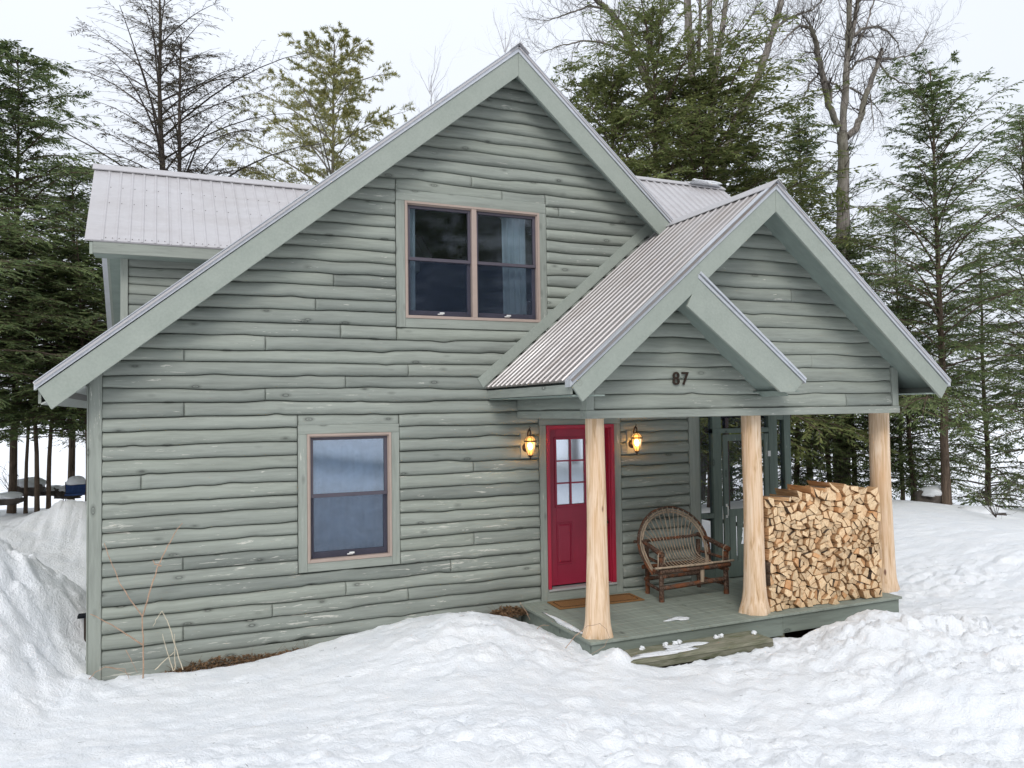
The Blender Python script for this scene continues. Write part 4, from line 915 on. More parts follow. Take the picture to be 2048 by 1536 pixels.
# ------------------------------------------------------------------ rustic settee
st_ = empty('twig_settee', (7.06, -.50, 0)); tag(st_, 'rustic bent-twig settee with a fan back standing on the porch', 'settee')
rg = random.Random(9)
def limb(name, pts, r, n=10, mat='branch', wob=.07):
    P_ = []; pts = [np.array(p, float) for p in pts]; rr = []
    r_ = r if hasattr(r, '__len__') else [r]*len(pts)
    for i in range(len(pts)-1):
        for j in range(4):
            t = j/4; P_.append(pts[i]*(1-t)+pts[i+1]*t+np.array([rg.uniform(-1, 1)*.0025 for _ in range(3)])); rr.append((r_[i]*(1-t)+r_[i+1]*t)*rg.uniform(.93, 1.07))
    P_.append(pts[-1]); rr.append(r_[-1])
    return MB().tube(P_, rr, n, wob=wob, rng=rg).build(name, M[mat], st_)
for x, y, z, r in ((-.52, -.25, .57, .034), (.50, -.25, .56, .034), (-.42, .23, .66, .030), (.42, .23, .66, .030)): limb('leg', [(x, y, 0), (x, y, z)], r)
limb('arm', [(-.50, .30, .74), (-.51, .05, .675), (-.525, -.30, .605)], [.028, .031, .035]); limb('arm', [(.46, .30, .72), (.485, .05, .665), (.51, -.31, .595)], [.028, .031, .035])
for x in (-.52, .50):
    limb('arm_loop', [(x-.045, -.25, .40), (x-.046, -.256, .58), (x-.03, -.26, .625), (x, -.262, .645), (x+.03, -.26, .625), (x+.046, -.256, .58), (x+.045, -.25, .46)], .008, 6, 'twig')
limb('seat_rail', [(-.56, -.27, .385), (0, -.275, .385), (.55, -.27, .39)], .033); limb('seat_rail', [(-.50, .22, .36), (.50, .22, .36)], .028)
limb('stretcher', [(-.50, -.25, .17), (.50, -.25, .20)], .030); limb('stretcher', [(-.46, .22, .20), (.46, .22, .2)], .026)
for x in (-.50, .49): limb('stretcher', [(x, -.22, .13), (x*.86, .22, .14)], .022)
for x in (-.50, .49): limb('seat_rail', [(x, -.30, .33), (x*.85, .28, .36)], .026)
for x in (-.50, .49): limb('side_rail', [(x, -.30, .47), (x*.88, .27, .50)], .018)
limb('seat_edge', [(-.64, -.295, .442), (0, -.30, .437), (.60, -.295, .440)], .015, 8, 'twig'); limb('spindle_block', [(.10, -.27, .20), (.105, -.27, .36)], .026, 8, 'twig')
limb('back_rail', [(-.62, .23, .70), (-.2, .19, .715), (.2, .19, .72), (.52, .22, .73)], .021)
def hoop(o_, r, name, mat):
    pts = []
    for i in range(27):
        a = math.pi*(1+.34)*i/26-math.pi*.17; c, s_ = math.cos(a), math.sin(a)
        x = -.04-(.56-o_)*c; z = .62+(.50-o_)*s_ if s_ > 0 else .62+(.50)*s_*1.25
        if s_ < 0: x = -.04-(.56-o_)*c*(1+.12*s_)
        y = .16+.16*max(0, s_)-.02
        pts.append((x, y-.3*max(0, -s_), z))
    limb(name, pts, r, 8, mat)
hoop(0, .016, 'back_hoop', 'branch'); hoop(.035, .012, 'back_hoop', 'twig'); hoop(.068, .013, 'back_hoop', 'twig')
for i in range(15):
    t = (i+.5)/15; a = math.pi*(.12+.76*t); c, s_ = math.cos(a), math.sin(a)
    top = np.array([-.04-.57*c, .295, .62+.505*s_]); top = np.array([-.04-.56*c*.99, .14+.16*s_-.012, .62+.50*s_])
    xm = -.04+(-.33+.66*t)*1.0; xb = -.02+(-.40+.80*t)
    ctrl = [top, np.array([(-.04-.5*c)*.90, .25, .62+.36*s_]), np.array([xm*1.08, .165, .69]), np.array([xm, .05, .50]), np.array([xb, -.10, .425]), np.array([xb*1.04, -.285, .415])]
    pts = []
    for j in range(len(ctrl)-1):   # catmull-rom
        p0, p1, p2, p3 = ctrl[max(j-1, 0)], ctrl[j], ctrl[j+1], ctrl[min(j+2, len(ctrl)-1)]
        for s4 in range(5):
            q = s4/5; pts.append(.5*((2*p1)+(-p0+p2)*q+(2*p0-5*p1+4*p2-p3)*q*q+(-p0+3*p1-3*p2+p3)*q**3))
    pts.append(ctrl[-1])
    MB().tube([p+np.array([rg.uniform(-.002, .002) for _ in range(3)]) for p in pts], [.0060+.001*math.sin(k_) for k_ in range(len(pts))], 6).build('spindle', M['twig'], st_)

# ------------------------------------------------------------------ firewood
def clip_poly(poly, p, n):
    out = []; m = len(poly)
    for i in range(m):
        a, b = poly[i], poly[(i+1) % m]; da, db = (a-p)@n, (b-p)@n
        if da <= 0: out.append(a)
        if da*db < 0: out.append(a+(b-a)*(da/(da-db)))
    return out
rw_ = random.Random(77); X0, X1 = 7.40, 9.20
topc = [(7.3, 1.35), (7.42, 1.34), (7.55, 1.30), (7.7, 1.33), (7.85, 1.30), (8.0, 1.37), (8.12, 1.36), (8.25, 1.41), (8.4, 1.40), (8.55, 1.44), (8.75, 1.43), (8.9, 1.40), (9.0, 1.37), (9.12, 1.36)]
def topz(x): return .02+float(np.interp(x, [a for a, b in topc], [b for a, b in topc]))
seeds = []; r0 = .086
for _ in range(9000):
    x = rw_.uniform(X0, X1+.02); z = rw_.uniform(.0, topz(x))
    rr = r0*(1.18 if z > 1.05 else 1)*rw_.uniform(.82, 1.25)
    if all((x-a)**2+(z-b)**2 > rr*rr for a, b in seeds): seeds.append((x, z))
nf = 0; S_ = np.array(seeds)
ENV = [np.array(p) for p in ((X0, .004), (X1, .004), (X1, 1.6), (X0, 1.6))]
pieces = []
for i, (x, z) in enumerate(seeds):
    poly = [p.copy() for p in ENV]; c = S_[i]
    for j in np.argsort(((S_-c)**2).sum(1))[1:22]:
        d = S_[j]-c; poly = clip_poly(poly, (c+S_[j])/2, d/np.linalg.norm(d))
        if len(poly) < 3: break
    tz_ = topz(x)+rw_.uniform(-.05, .05); poly = clip_poly(poly, np.array([x, tz_]), np.array([rw_.uniform(-.5, .5), 1.]))
    if len(poly) < 3: continue
    ar = .5*abs(sum(poly[k_][0]*poly[(k_+1) % len(poly)][1]-poly[(k_+1) % len(poly)][0]*poly[k_][1] for k_ in range(len(poly))))
    if ar > .0072 and rw_.random() < .85:
        cc = sum(poly)/len(poly); a = rw_.uniform(0, math.pi); n_ = np.array([math.cos(a), math.sin(a)])
        for s_ in (1, -1):
            q = clip_poly(poly, cc, n_*s_)
            if len(q) >= 3: pieces.append(q)
    else: pieces.append(poly)
GW = {'bottom': 'split firewood on the deck at the foot of the stack', 'top': 'split firewood along the top of the stack', 'left': 'split firewood at the left end of the stack', 'mid': 'split firewood within the stack'}
LW = {'bottom': 'split firewood piece in the lowest layer of the porch stack, resting on the deck', 'top': 'split firewood piece in the topmost layer of the stacked pile on the porch',
      'left': 'split firewood piece at the left end of the stack, beside the middle porch post', 'mid': 'split firewood piece wedged inside the stack between the middle and right porch posts'}
nfw = 0; rest = MB()
def area(q): return .5*abs(sum(q[k_][0]*q[(k_+1) % len(q)][1]-q[(k_+1) % len(q)][0]*q[k_][1] for k_ in range(len(q))))
for poly in sorted(pieces, key=lambda q: -area(q)):
    c = sum(poly)/len(poly); q = []
    ar = .5*abs(sum(poly[k_][0]*poly[(k_+1) % len(poly)][1]-poly[(k_+1) % len(poly)][0]*poly[k_][1] for k_ in range(len(poly))))
    if ar < .0008: continue
    for p in poly:                      # shrink, drop near-duplicate corners
        v = c+(p-c)*(1-.0065/max(.02, np.linalg.norm(p-c)))*.985
        if not q or np.linalg.norm(v-q[-1]) > .013: q.append(v)
    if len(q) < 3: continue
    while len(q) > 4 and rw_.random() < .6:   # sharpen to wedges
        k_ = min(range(len(q)), key=lambda i: abs(np.cross(q[i]-q[i-1], q[(i+1) % len(q)]-q[i]))); q.pop(k_)
    rings = []; barkside = set()
    pts = []
    if rw_.random() < .42 and len(q) >= 3:      # one side is the round outside of the log
        k_ = max(range(len(q)), key=lambda i: np.linalg.norm(q[(i+1) % len(q)]-q[i])); 
        for i, p in enumerate(q):
            pts.append(p)
            if i == k_:
                a, b = p, q[(i+1) % len(q)]; nn = np.array([(b-a)[1], -(b-a)[0]]); nn = nn/np.linalg.norm(nn); nn = nn if nn@(c-a) < 0 else -nn
                for t in (.25, .5, .75): barkside.add(len(pts)-1); pts.append(a+(b-a)*t+nn*.007*math.sin(math.pi*t)); 
                barkside.add(len(pts)-1)
    else: pts = q
    n = len(pts); y0 = -1.765+rw_.uniform(-.032, .045)-(.03 if rw_.random() < .07 else 0); y1 = y0+rw_.uniform(.37, .42)
    if c[0] > 9.06: y0 = -1.80+rw_.uniform(-.02, .02); y1 = y0+.16
    cx, cz = float(c[0]), float(min(p[1] for p in pts)); tw = rw_.uniform(-.03, .03); tl = rw_.uniform(-.045, .045); yaw_ = rw_.uniform(-.02, .02)
    mb = MB(); V = []
    for yy_, sc_ in ((0, .97), (.006, 1), (.5*(y1-y0), 1+rw_.uniform(-.05, .04)), (y1-y0, .98)):
        for p in pts:
            d = (p-c)*sc_; V.append((c[0]+d[0]+yaw_*yy_-cx, yy_+d[0]*tw*3+d[1]*tl*4, c[1]+d[1]+.0-cz))
    fs = []; mi = []
    for r_ in range(3):
        for i in range(n): fs.append((r_*n+i, r_*n+(i+1) % n, (r_+1)*n+(i+1) % n, (r_+1)*n+i)); mi.append(2 if i in barkside else (0 if r_ == 0 else 1))
    mb.add(V, [list(range(n))[::-1]], 0); b0 = 0
    for f_, m_i in zip(fs, mi): mb.f.append(list(f_)); mb.m.append(m_i); mb.s.append(False)
    mb.f.append(list(range(3*n, 4*n))); mb.m.append(0); mb.s.append(False)
    if nfw >= 296:
        b_ = len(rest.v); rest.v += [(p[0]+cx, p[1]+y0, p[2]+cz) for p in mb.v]; rest.f += [[q_+b_ for q_ in f_] for f_ in mb.f]; rest.m += mb.m; rest.s += mb.s; continue
    o = mb.build('firewood_log', [M['endgrain'], M['splitface'], M['bark']], None, (cx, y0, cz))
    hv = ('upper' if c[1] > .95 else 'middle' if c[1] > .48 else 'lower')+(' left' if c[0] < 7.95 else ' central' if c[0] < 8.6 else ' right')
    GW[hv] = 'split firewood in the '+hv+' part of the stack'
    LW[hv] = 'split firewood piece in the '+hv+' part of the porch stack, '+('near the middle post' if 'left' in hv else 'near the right post' if 'right' in hv else 'between two posts')
    key = 'bottom' if c[1] < .07 else 'top' if c[1] > topz(c[0])-.085 else 'left' if c[0] < X0+.085 else hv
    tag(o, LW[key], 'firewood', GW[key]); nfw += 1
# long pieces laid over the top
for x, z, yw, L_, w_, lab in [(8.30, 1.405, .42, .46, .05, 'long split firewood piece lying across the top of the stack, left of the tallest part'),
                          (7.72, 1.325, .5, .42, .045, 'split firewood piece slanting back across the upper left of the stack')]:
    pts = [(-w_, 0), (w_*.5, -.01), (w_*1.1, w_*.5), (w_*.3, w_*1.1), (-w_*.5, w_*.9)]; m = MB(); V = []
    for q, yy_ in ((1, 0), (1.06, .12), (.9, .3), (.84, L_)):
        for p in pts: V.append((p[0]*q+.01*math.sin(yy_*9), yy_, p[1]*q))
    m.add(V, [[4, 3, 2, 1, 0]], 0)
    for r_ in range(3):
        for i in range(5): m.f.append([r_*5+i, r_*5+(i+1) % 5, r_*5+5+(i+1) % 5, r_*5+5+i]); m.m.append(2 if i == 3 else 1); m.s.append(False)
    m.f.append([15, 16, 17, 18, 19]); m.m.append(0); m.s.append(False)
    o = m.build('firewood_log', [M['endgrain'], M['splitface'], M['bark']], None, (x, -1.80, z)); o.rotation_euler.z = yw; tag(o, lab, 'firewood')
print('firewood', nfw, len(rest.f))
if rest.f:
    o = rest.build('firewood_splinters', [M['endgrain'], M['splitface'], M['bark']]); tag(o, 'smallest split firewood pieces filling the gaps in the porch stack', kind='stuff')

# ------------------------------------------------------------------ trees
def kites(base, d, side, L, W, V, Fq):
    """arrays: base points, direction, side vector, lengths, widths"""
    n = len(base); b = sum(len(v) for v in V)
    tip = base+d*L[:, None]; midp = base+d*(L*.42)[:, None]
    V.append(np.stack([base, midp+side*(W*.5)[:, None], tip, midp-side*(W*.5)[:, None]], 1).reshape(-1, 3))
    Fq.append(b+np.arange(n*4).reshape(n, 4))
def unit(a): return a/(np.linalg.norm(a, axis=-1, keepdims=True)+1e-9)
def sticks(P0, P1, r0, r1, V, Fq, n=3):
    """many thin prisms at once"""
    d = unit(P1-P0); a = np.where(np.abs(d[:, 2:3]) < .9, [[0, 0, 1.]], [[1., 0, 0]]); u_ = unit(np.cross(d, a)); w_ = np.cross(d, u_)
    b = sum(len(v) for v in V); m = len(P0); ring = []
    for P, r in ((P0, r0), (P1, r1)):
        for k_ in range(n):
            an = 2*math.pi*k_/n; ring.append(P+(u_*math.cos(an)+w_*math.sin(an))*np.asarray(r).reshape(-1, 1))
    V.append(np.stack(ring, 1).reshape(-1, 3)); ix = b+np.arange(m)[:, None]*2*n
    for k_ in range(n):
        k2 = (k_+1) % n; Fq.append(np.concatenate([ix+k_, ix+k2, ix+n+k2, ix+n+k_], 1))
def conifer(seed, Ht, base, rad, nbr=120, tw=15, leaves=12, leaf=(.07, .13), lw=.026, rise=.25, droop=.35, top=1.0, shape=.8, gap=.0, stick=.0, tuft=False, trunk_r=.13, lean=0, dead_low=0):
    """needle tree: tapered trunk, drooping limbs, flat sprays of needles along side twigs"""
    rs = np.random.RandomState(seed); V, Fq = [], []; TV, TF = [], []
    zs = np.linspace(0, Ht, 14); cx = np.cumsum(rs.randn(14)*.02*Ht/12)+lean*zs; cy = np.cumsum(rs.randn(14)*.02*Ht/12); cx -= cx[0]; cy -= cy[0]
    m = MB(); m.tube([(a, b, c) for a, b, c in zip(cx, cy, zs-.6*(zs == 0))], [trunk_r*(1-.93*(z/Ht)**.9)*(1.25 if z == 0 else 1)+.008 for z in zs], 9)
    S0, S1, Sr = [], [], []
    for i in range(nbr):
        t = (i+rs.rand())/nbr; z = base+(Ht*.985-base)*t; q = (z-base)/(Ht-base)
        prof = min(1, (1-q)/.55)**shape*(.62+.38*min(1, q/.22+.3)); L = rad*prof*rs.uniform(.42, 1.2)*(1+.16*math.sin(i*2.39996+seed))+.18
        if rs.rand() < gap: L *= .35
        az = i*2.39996+rs.uniform(-.5, .5); h = np.array([math.cos(az), math.sin(az), 0])
        o_ = np.array([np.interp(z, zs, cx), np.interp(z, zs, cy), z]); up = rise*(.35+1.3*q)+rs.uniform(-.12, .12)
        n_ = 7; s_ = np.linspace(0, 1, n_); bend = rs.uniform(-.12, .12); sv = np.array([-h[1], h[0], 0])
        P = o_+h*(L*s_)[:, None]+sv*(L*bend*s_**2)[:, None]; P[:, 2] += L*(up*s_*1.2-droop*s_**2.3)
        S0.append(P[:-1]); S1.append(P[1:]); rb = (.007+.007*L)*(1-.86*s_)+.002; Sr.append(np.stack([rb[:-1], rb[1:]], 1))
        nt = max(4, int(tw*(.45+.55*L/rad)*(1 if L > .5 else .7))); ts = np.sort(rs.uniform(.14 if q < .8 else .02, 1.0, nt))
        B = np.stack([np.interp(ts, s_, P[:, k_]) for k_ in range(3)], 1); dB = unit(np.stack([np.gradient(P[:, k_])[np.clip((ts*(n_-1)).astype(int), 0, n_-1)] for k_ in range(3)], 1))
        sg = np.where(np.arange(nt) % 2 == 0, 1, -1)[:, None]; ang = rs.uniform(.6, 1.15, nt)[:, None]; lat = unit(np.cross(dB, [[0, 0, 1.]]))
        dT = unit(dB*np.cos(ang)+lat*sg*np.sin(ang)+np.array([[0, 0, 1.]])*rs.uniform(-.50, .30, nt)[:, None])
        LT = (L*.46*(1-.62*ts)+.13)*rs.uniform(.5, 1.15, nt)
        dT2 = unit(dT+np.array([[0, 0, -1.]])*rs.uniform(.1, .45, nt)[:, None]); M_ = B+dT*(LT*.55)[:, None]; E_ = M_+dT2*(LT*.45)[:, None]
        S0 += [B, M_]; S1 += [M_, E_]; Sr += [np.tile([[.004, .003]], (nt, 1)), np.tile([[.003, .0015]], (nt, 1))]
        if q < dead_low: continue
        if tuft:
            nl = leaves; f_ = rs.uniform(.35, 1.0, (nt, nl)); pos = np.where((f_ < .55)[..., None], B[:, None]+(M_-B)[:, None]*(f_/.55)[..., None], M_[:, None]+(E_-M_)[:, None]*((f_-.55)/.45)[..., None]).reshape(-1, 3)
            dd = unit(rs.randn(nt*nl, 3)*.55+np.repeat(dT, nl, 0)*.7+[[0, 0, .25]]); sd_ = unit(np.cross(dd, rs.randn(nt*nl, 3)))
        else:
            nl = leaves; f_ = ((np.arange(nl)+.5)/nl)[None, :]*np.ones((nt, 1))+rs.uniform(-.04, .04, (nt, nl)); f_ = f_.clip(0, 1)
            pos = np.where((f_ < .55)[..., None], B[:, None]+(M_-B)[:, None]*(f_/.55)[..., None], M_[:, None]+(E_-M_)[:, None]*((f_-.55)/.45)[..., None]).reshape(-1, 3)
            dR = np.repeat(dT2, nl, 0); lt = unit(np.cross(dR, [[0, 0, 1.]])+rs.randn(nt*nl, 3)*.22); sn = np.where(np.arange(nt*nl) % 2 == 0, 1, -1)[:, None]
            a2 = rs.uniform(.45, .95, nt*nl)[:, None]; dd = unit(dR*np.cos(a2)+lt*sn*np.sin(a2)+[[0, 0, -.12]]); sd_ = unit(np.cross(dd, np.array([[0, 0, 1.]])+rs.randn(nt*nl, 3)*.5))
        LL = rs.uniform(leaf[0], leaf[1], len(pos)); keep = rs.rand(len(pos)) > stick
        kites(pos[keep], dd[keep], sd_[keep], LL[keep], np.full(keep.sum(), lw)*rs.uniform(.7, 1.3, keep.sum()), V, Fq)
    sticks(np.concatenate(S0), np.concatenate(S1), np.concatenate(Sr)[:, 0], np.concatenate(Sr)[:, 1], TV, TF)
    tv = np.array(m.v); b = sum(len(v) for v in TV); quads = [f_ for f_ in m.f if len(f_) == 4]
    TV.append(tv); TF.append(b+np.array(quads))
    return (np.concatenate(V) if V else None, np.concatenate(Fq) if Fq else None, np.concatenate(TV), np.concatenate(TF))
PROTO = {}
def proto(key, leafm, barkm, **kw):
    V, Fq, TV, TF = conifer(**kw)
    def mk(n_, v, f_, mt):
        ob = fast_mesh(n_, v, f_, mt); me = ob.data; bpy.data.objects.remove(ob); return me
    PROTO[key] = (mk('foliage', V, Fq, leafm) if V is not None else None, mk('trunk', TV, TF, barkm), kw['Ht'])
def put(key, name, x, y, h, label, cat='tree', rz=None, group=None, zb=None, wx=1.0):
    fo, tr, Ht = PROTO[key]; z = hz(x, y) if zb is None else zb; s_ = h/Ht
    r = empty(name, (x, y, z-.08), random.Random(int(x*97+y*31)).uniform(0, 6.28) if rz is None else rz); r.scale = (s_*wx, s_*wx, s_)
    tag(r, label, cat, group)
    for me, nm in ((tr, 'trunk'), (fo, 'crown')):
        if me is None: continue
        c = bpy.data.objects.new(nm, me); col.objects.link(c); c.parent = r
    return r
proto('h1', M['hem'], M['tb'], seed=1, Ht=12, base=1.7, rad=3.0, nbr=165, tw=24, leaves=15, leaf=(.09, .17), lw=.036, trunk_r=.15, gap=.12)
proto('h2', M['hem'], M['tb'], seed=2, Ht=12, base=2.2, rad=2.7, nbr=150, tw=22, leaves=15, leaf=(.09, .17), lw=.034, gap=.28, droop=.45, rise=.75, trunk_r=.115, lean=.01, shape=.65)
proto('h3', M['hem'], M['tb'], seed=3, Ht=7, base=1.3, rad=1.6, nbr=100, tw=18, leaves=14, leaf=(.07, .14), lw=.032, trunk_r=.055)
proto('h7', M['hem'], M['tb'], seed=33, Ht=7, base=2.3, rad=1.6, nbr=85, tw=18, leaves=14, leaf=(.07, .14), lw=.032, trunk_r=.034, lean=.03, droop=.2, gap=.2)
proto('h4', M['hem'], M['tb'], seed=4, Ht=12, base=2.6, rad=2.4, nbr=125, tw=18, leaves=13, leaf=(.08, .16), lw=.030, gap=.3, rise=.9, droop=.55, trunk_r=.10, shape=.8)
proto('h5', M['hem'], M['tb'], seed=8, Ht=8, base=.7, rad=2.3, nbr=110, tw=19, leaves=13, leaf=(.08, .16), lw=.032, gap=.3, rise=.4, droop=.4, trunk_r=.085, lean=-.01)
proto('c1', M['cedarleaf'], M['tb'], seed=5, Ht=12, base=1.5, rad=2.7, nbr=190, tw=26, leaves=16, leaf=(.09, .18), lw=.04, rise=.75, droop=.5, trunk_r=.14, shape=.42, gap=.25)
proto('d1', M['sparse'], M['tbd'], seed=6, Ht=13, base=3.0, rad=3.2, nbr=100, tw=26, leaves=12, leaf=(.06, .13), lw=.014, rise=.62, droop=.34, stick=.3, gap=.25, trunk_r=.15, shape=.8)
proto('d2', M['sparse'], M['tbd'], seed=16, Ht=13, base=3.0, rad=2.7, nbr=85, tw=24, leaves=13, leaf=(.06, .13), lw=.022, rise=.6, droop=.25, stick=.1, gap=.2, trunk_r=.12, shape=.8)
proto('h6', M['hem'], M['tb'], seed=18, Ht=12, base=3.6, rad=2.8, nbr=140, tw=22, leaves=15, leaf=(.09, .17), lw=.035, rise=.6, droop=.42, gap=.32, trunk_r=.085)
proto('c2', M['cedarleaf'], M['tb'], seed=25, Ht=12, base=2.0, rad=2.7, nbr=170, tw=22, leaves=14, leaf=(.08, .17), lw=.034, rise=.8, droop=.5, gap=.35, trunk_r=.13, shape=.5)
proto('p1', M['pineleaf'], M['tbl'], seed=7, Ht=13, base=3.0, rad=3.2, nbr=105, tw=22, leaves=62, leaf=(.07, .13), lw=.017, rise=.45, droop=.2, tuft=True, gap=.15, trunk_r=.14, shape=.5)
def tx(u, y): p = at(u, 820, y); return float(p[0])
def th(u, v, y): p = at(u, v, y); return float(p[2])
TREES = [
 # left group behind the yard: proto, name, u, y, v of the top, label, width
 ('h6','hemlock_tree',-60,8.2,60,'tall dark hemlock cut off by the left picture edge',.95),
 ('h6','hemlock_tree',22,9.0,95,'tall hemlock with a thick bare lower trunk at the far left',.95),
 ('h7','hemlock_tree',52,8.6,560,'slim young hemlock with a crooked stem beside the thick left trunk',1.1),
 ('h7','hemlock_tree',76,8.2,480,'slim young hemlock between the crooked stem and the leaning stem',1.3),
 ('h7','hemlock_tree',98,8.4,520,'slim young hemlock with a leaning brown stem left of the cabin',1.3),
 ('h7','hemlock_tree',178,8.0,480,'slim hemlock hard against the left wall line of the cabin',1.25),
 ('h6','hemlock_tree',140,11.5,330,'broad hemlock filling the gap left of the wing roof',1.1),
 ('h6','hemlock_tree',215,10.5,455,'hemlock peeking out under the left wing eave',1.0),
 ('h6','hemlock_tree',-160,6.5,250,'hemlock off the left picture edge reaching in with low boughs',1.2),
 ('d1','bare_hemlock',322,14.,-4,'tallest half-dead hemlock with thin needles above the left wing roof',1.25),
 ('d2','bare_hemlock',347,13.6,75,'second half-dead hemlock, right beside the tallest one above the wing roof',1.15),
 ('p1','pine_tree',672,15.5,92,'golden green pine rising behind the main left roof slope',1.0),
 # behind the main right slope
 ('c1','cedar_tree',1235,8.6,150,'olive green cedar just right of the main gable peak',.95),
 ('c2','cedar_tree',1318,9.4,20,'tallest dense olive cedar behind the roof between the gables',1.0),
 ('c1','cedar_tree',1425,8.9,165,'broad olive cedar in front of the grey bare trunks',1.4),
 ('h1','hemlock_tree',1500,10.,255,'dark hemlock behind the porch ridge',.8),
 ('h2','hemlock_tree',1615,11.,245,'narrow hemlock with a pointed top left of the forked bare tree',1.0),
 ('h3','hemlock_tree',1705,8.2,470,'dark hemlock wrapped round the foot of the forked bare tree',1.25),
 ('h4','hemlock_tree',1800,9.5,400,'thin hemlock between the forked bare tree and the tall right hemlock',.8),
 ('h2','hemlock_tree',1888,4.6,145,'tall pointed hemlock with a straight brown trunk right of the porch',.98),
 ('h5','hemlock_tree',1968,8.5,500,'bushy dark hemlock behind the tall pointed one',1.15),
 ('h4','hemlock_tree',2062,5.5,240,'ragged hemlock with a snapped-off top at the right picture edge',1.1),
 ('h5','hemlock_tree',2140,4.2,380,'dark hemlock off the right picture edge reaching in with low boughs',1.0),
 ('h5','hemlock_tree',1590,9.0,500,'low dark hemlock seen beneath the porch roof beside the screens',1.0),
 ('h5','hemlock_tree',1655,8.4,560,'dark-trunked hemlock seen beneath the porch roof above the woodpile',1.0),
 ('h5','hemlock_tree',1742,7.5,640,'slender hemlock seen beneath the porch roof near the right post',1.5),
 ('h5','hemlock_tree',1822,6.6,560,'bushy young hemlock just outside the right porch post',1.0),
 ('h5','hemlock_tree',1460,13,560,'hemlock glimpsed through the porch screens',.9),
 ('h5','hemlock_tree',1380,16,560,'far hemlock glimpsed through the left screen panel',.9),
]
for key, nm, u, y, v, lab, wd in TREES:
    x = tx(u, y); z0 = hz(x, y); h = th(u, v, y)-z0+.08; hh = PROTO[key][2]
    put(key, nm, x, y, h, lab, wx=wd*max(.75, min(1.5, hh/h))**.6)
# forest edge behind the photographer: what the window glass mirrors
for i, (x, y, h) in enumerate([(-9, -24, 13), (-4, -27, 14), (1.5, -25, 12), (6, -26, 14), (10, -23, 13), (14, -26, 15), (18.5, -24, 13), (23, -25, 14)]):
    put('h1' if i % 2 else 'h2', 'hemlock_tree', x, y, h, 'dark hemlock in the forest edge facing the cabin front', group='forest edge facing the cabin', zb=.6, wx=1.5)

# bare deciduous trees: traced limbs with grown twigs
def grow(mb, p, d, L, r, dep, rs, up=.12):
    n_ = 4; pts = [p]; rr = [r]
    for i in range(n_):
        d = unit(d+rs.randn(3)*.2+np.array([0, 0, up])); p = p+d*L/n_; pts.append(p); rr.append(r*(1-.17*(i+1)))
    mb.tube(pts, rr, 5 if r > .02 else 3, cap=False)
    if dep <= 0: return
    for _ in range(rs.randint(2, 4) if dep > 1 else rs.randint(2, 5)):
        t = rs.uniform(.25, 1); i = min(n_-1, int(t*n_)); b = pts[i]+(pts[i+1]-pts[i])*(t*n_-i)
        ax = unit(np.cross(d, rs.randn(3))); a = rs.uniform(.4, 1.0); grow(mb, b, unit(d*math.cos(a)+ax*math.sin(a)), L*rs.uniform(.45, .75), max(.0035, rr[i]*rs.uniform(.35, .55)), dep-1, rs, up)
def bare_tree(name, label, y, limbs, seed, twig=1.0, mat='tbl', dz=.5, base=None):
    rs = np.random.RandomState(seed); r_ = empty(name); tag(r_, label, 'tree')
    first = limbs[0][0][0] if base is None else base; org = at(*first, y); r_.location = tuple(org)
    mt, mc = MB(), MB()
    for li, (px, w0, w1) in enumerate(limbs):
        pts = []; off = rs.uniform(-dz, dz)*(li > 0)
        for i, q in enumerate(px):
            yy = y+off*(i/(len(px)-1)); pts.append(at(q[0], q[1], yy)-org)
        m_per = float((at(*px[-1], y)-CAM)@CF)/F_PX*1.12
        rad = [(w0+(w1-w0)*i/(len(pts)-1))*m_per*.5 for i in range(len(pts))]
        fine = []; fr = []
        for i in range(len(pts)-1):
            for j in range(5):
                t = j/5; fine.append(pts[i]*(1-t)+pts[i+1]*t+rs.randn(3)*.012); fr.append((rad[i]*(1-t)+rad[i+1]*t)*rs.uniform(.92, 1.08))
        fine.append(pts[-1]); fr.append(rad[-1]); mt.tube(fine, fr, 9 if w0 > 6 else 6)
        n_t = int(len(fine)*(.55 if w0 > 10 else 1.0)*twig)
        for _ in range(n_t):
            i = rs.randint(len(fine)//3 if w0 > 10 else 1, len(fine)); i = min(i, len(fine)-2); dl = unit(fine[i+1]-fine[i])
            ax = unit(np.cross(dl, rs.randn(3))); a = rs.uniform(.6, 1.2); dd = unit(dl*math.cos(a)+ax*math.sin(a))
            grow(mc, fine[i], dd, rs.uniform(.5, 1.3), max(.006, min(.02, fr[i]*.35)), 2, rs, rs.uniform(-.02, .2))
    mt.build('trunk', M[mat], r_); mc.build('crown', M['tbd'], r_)
    return r_
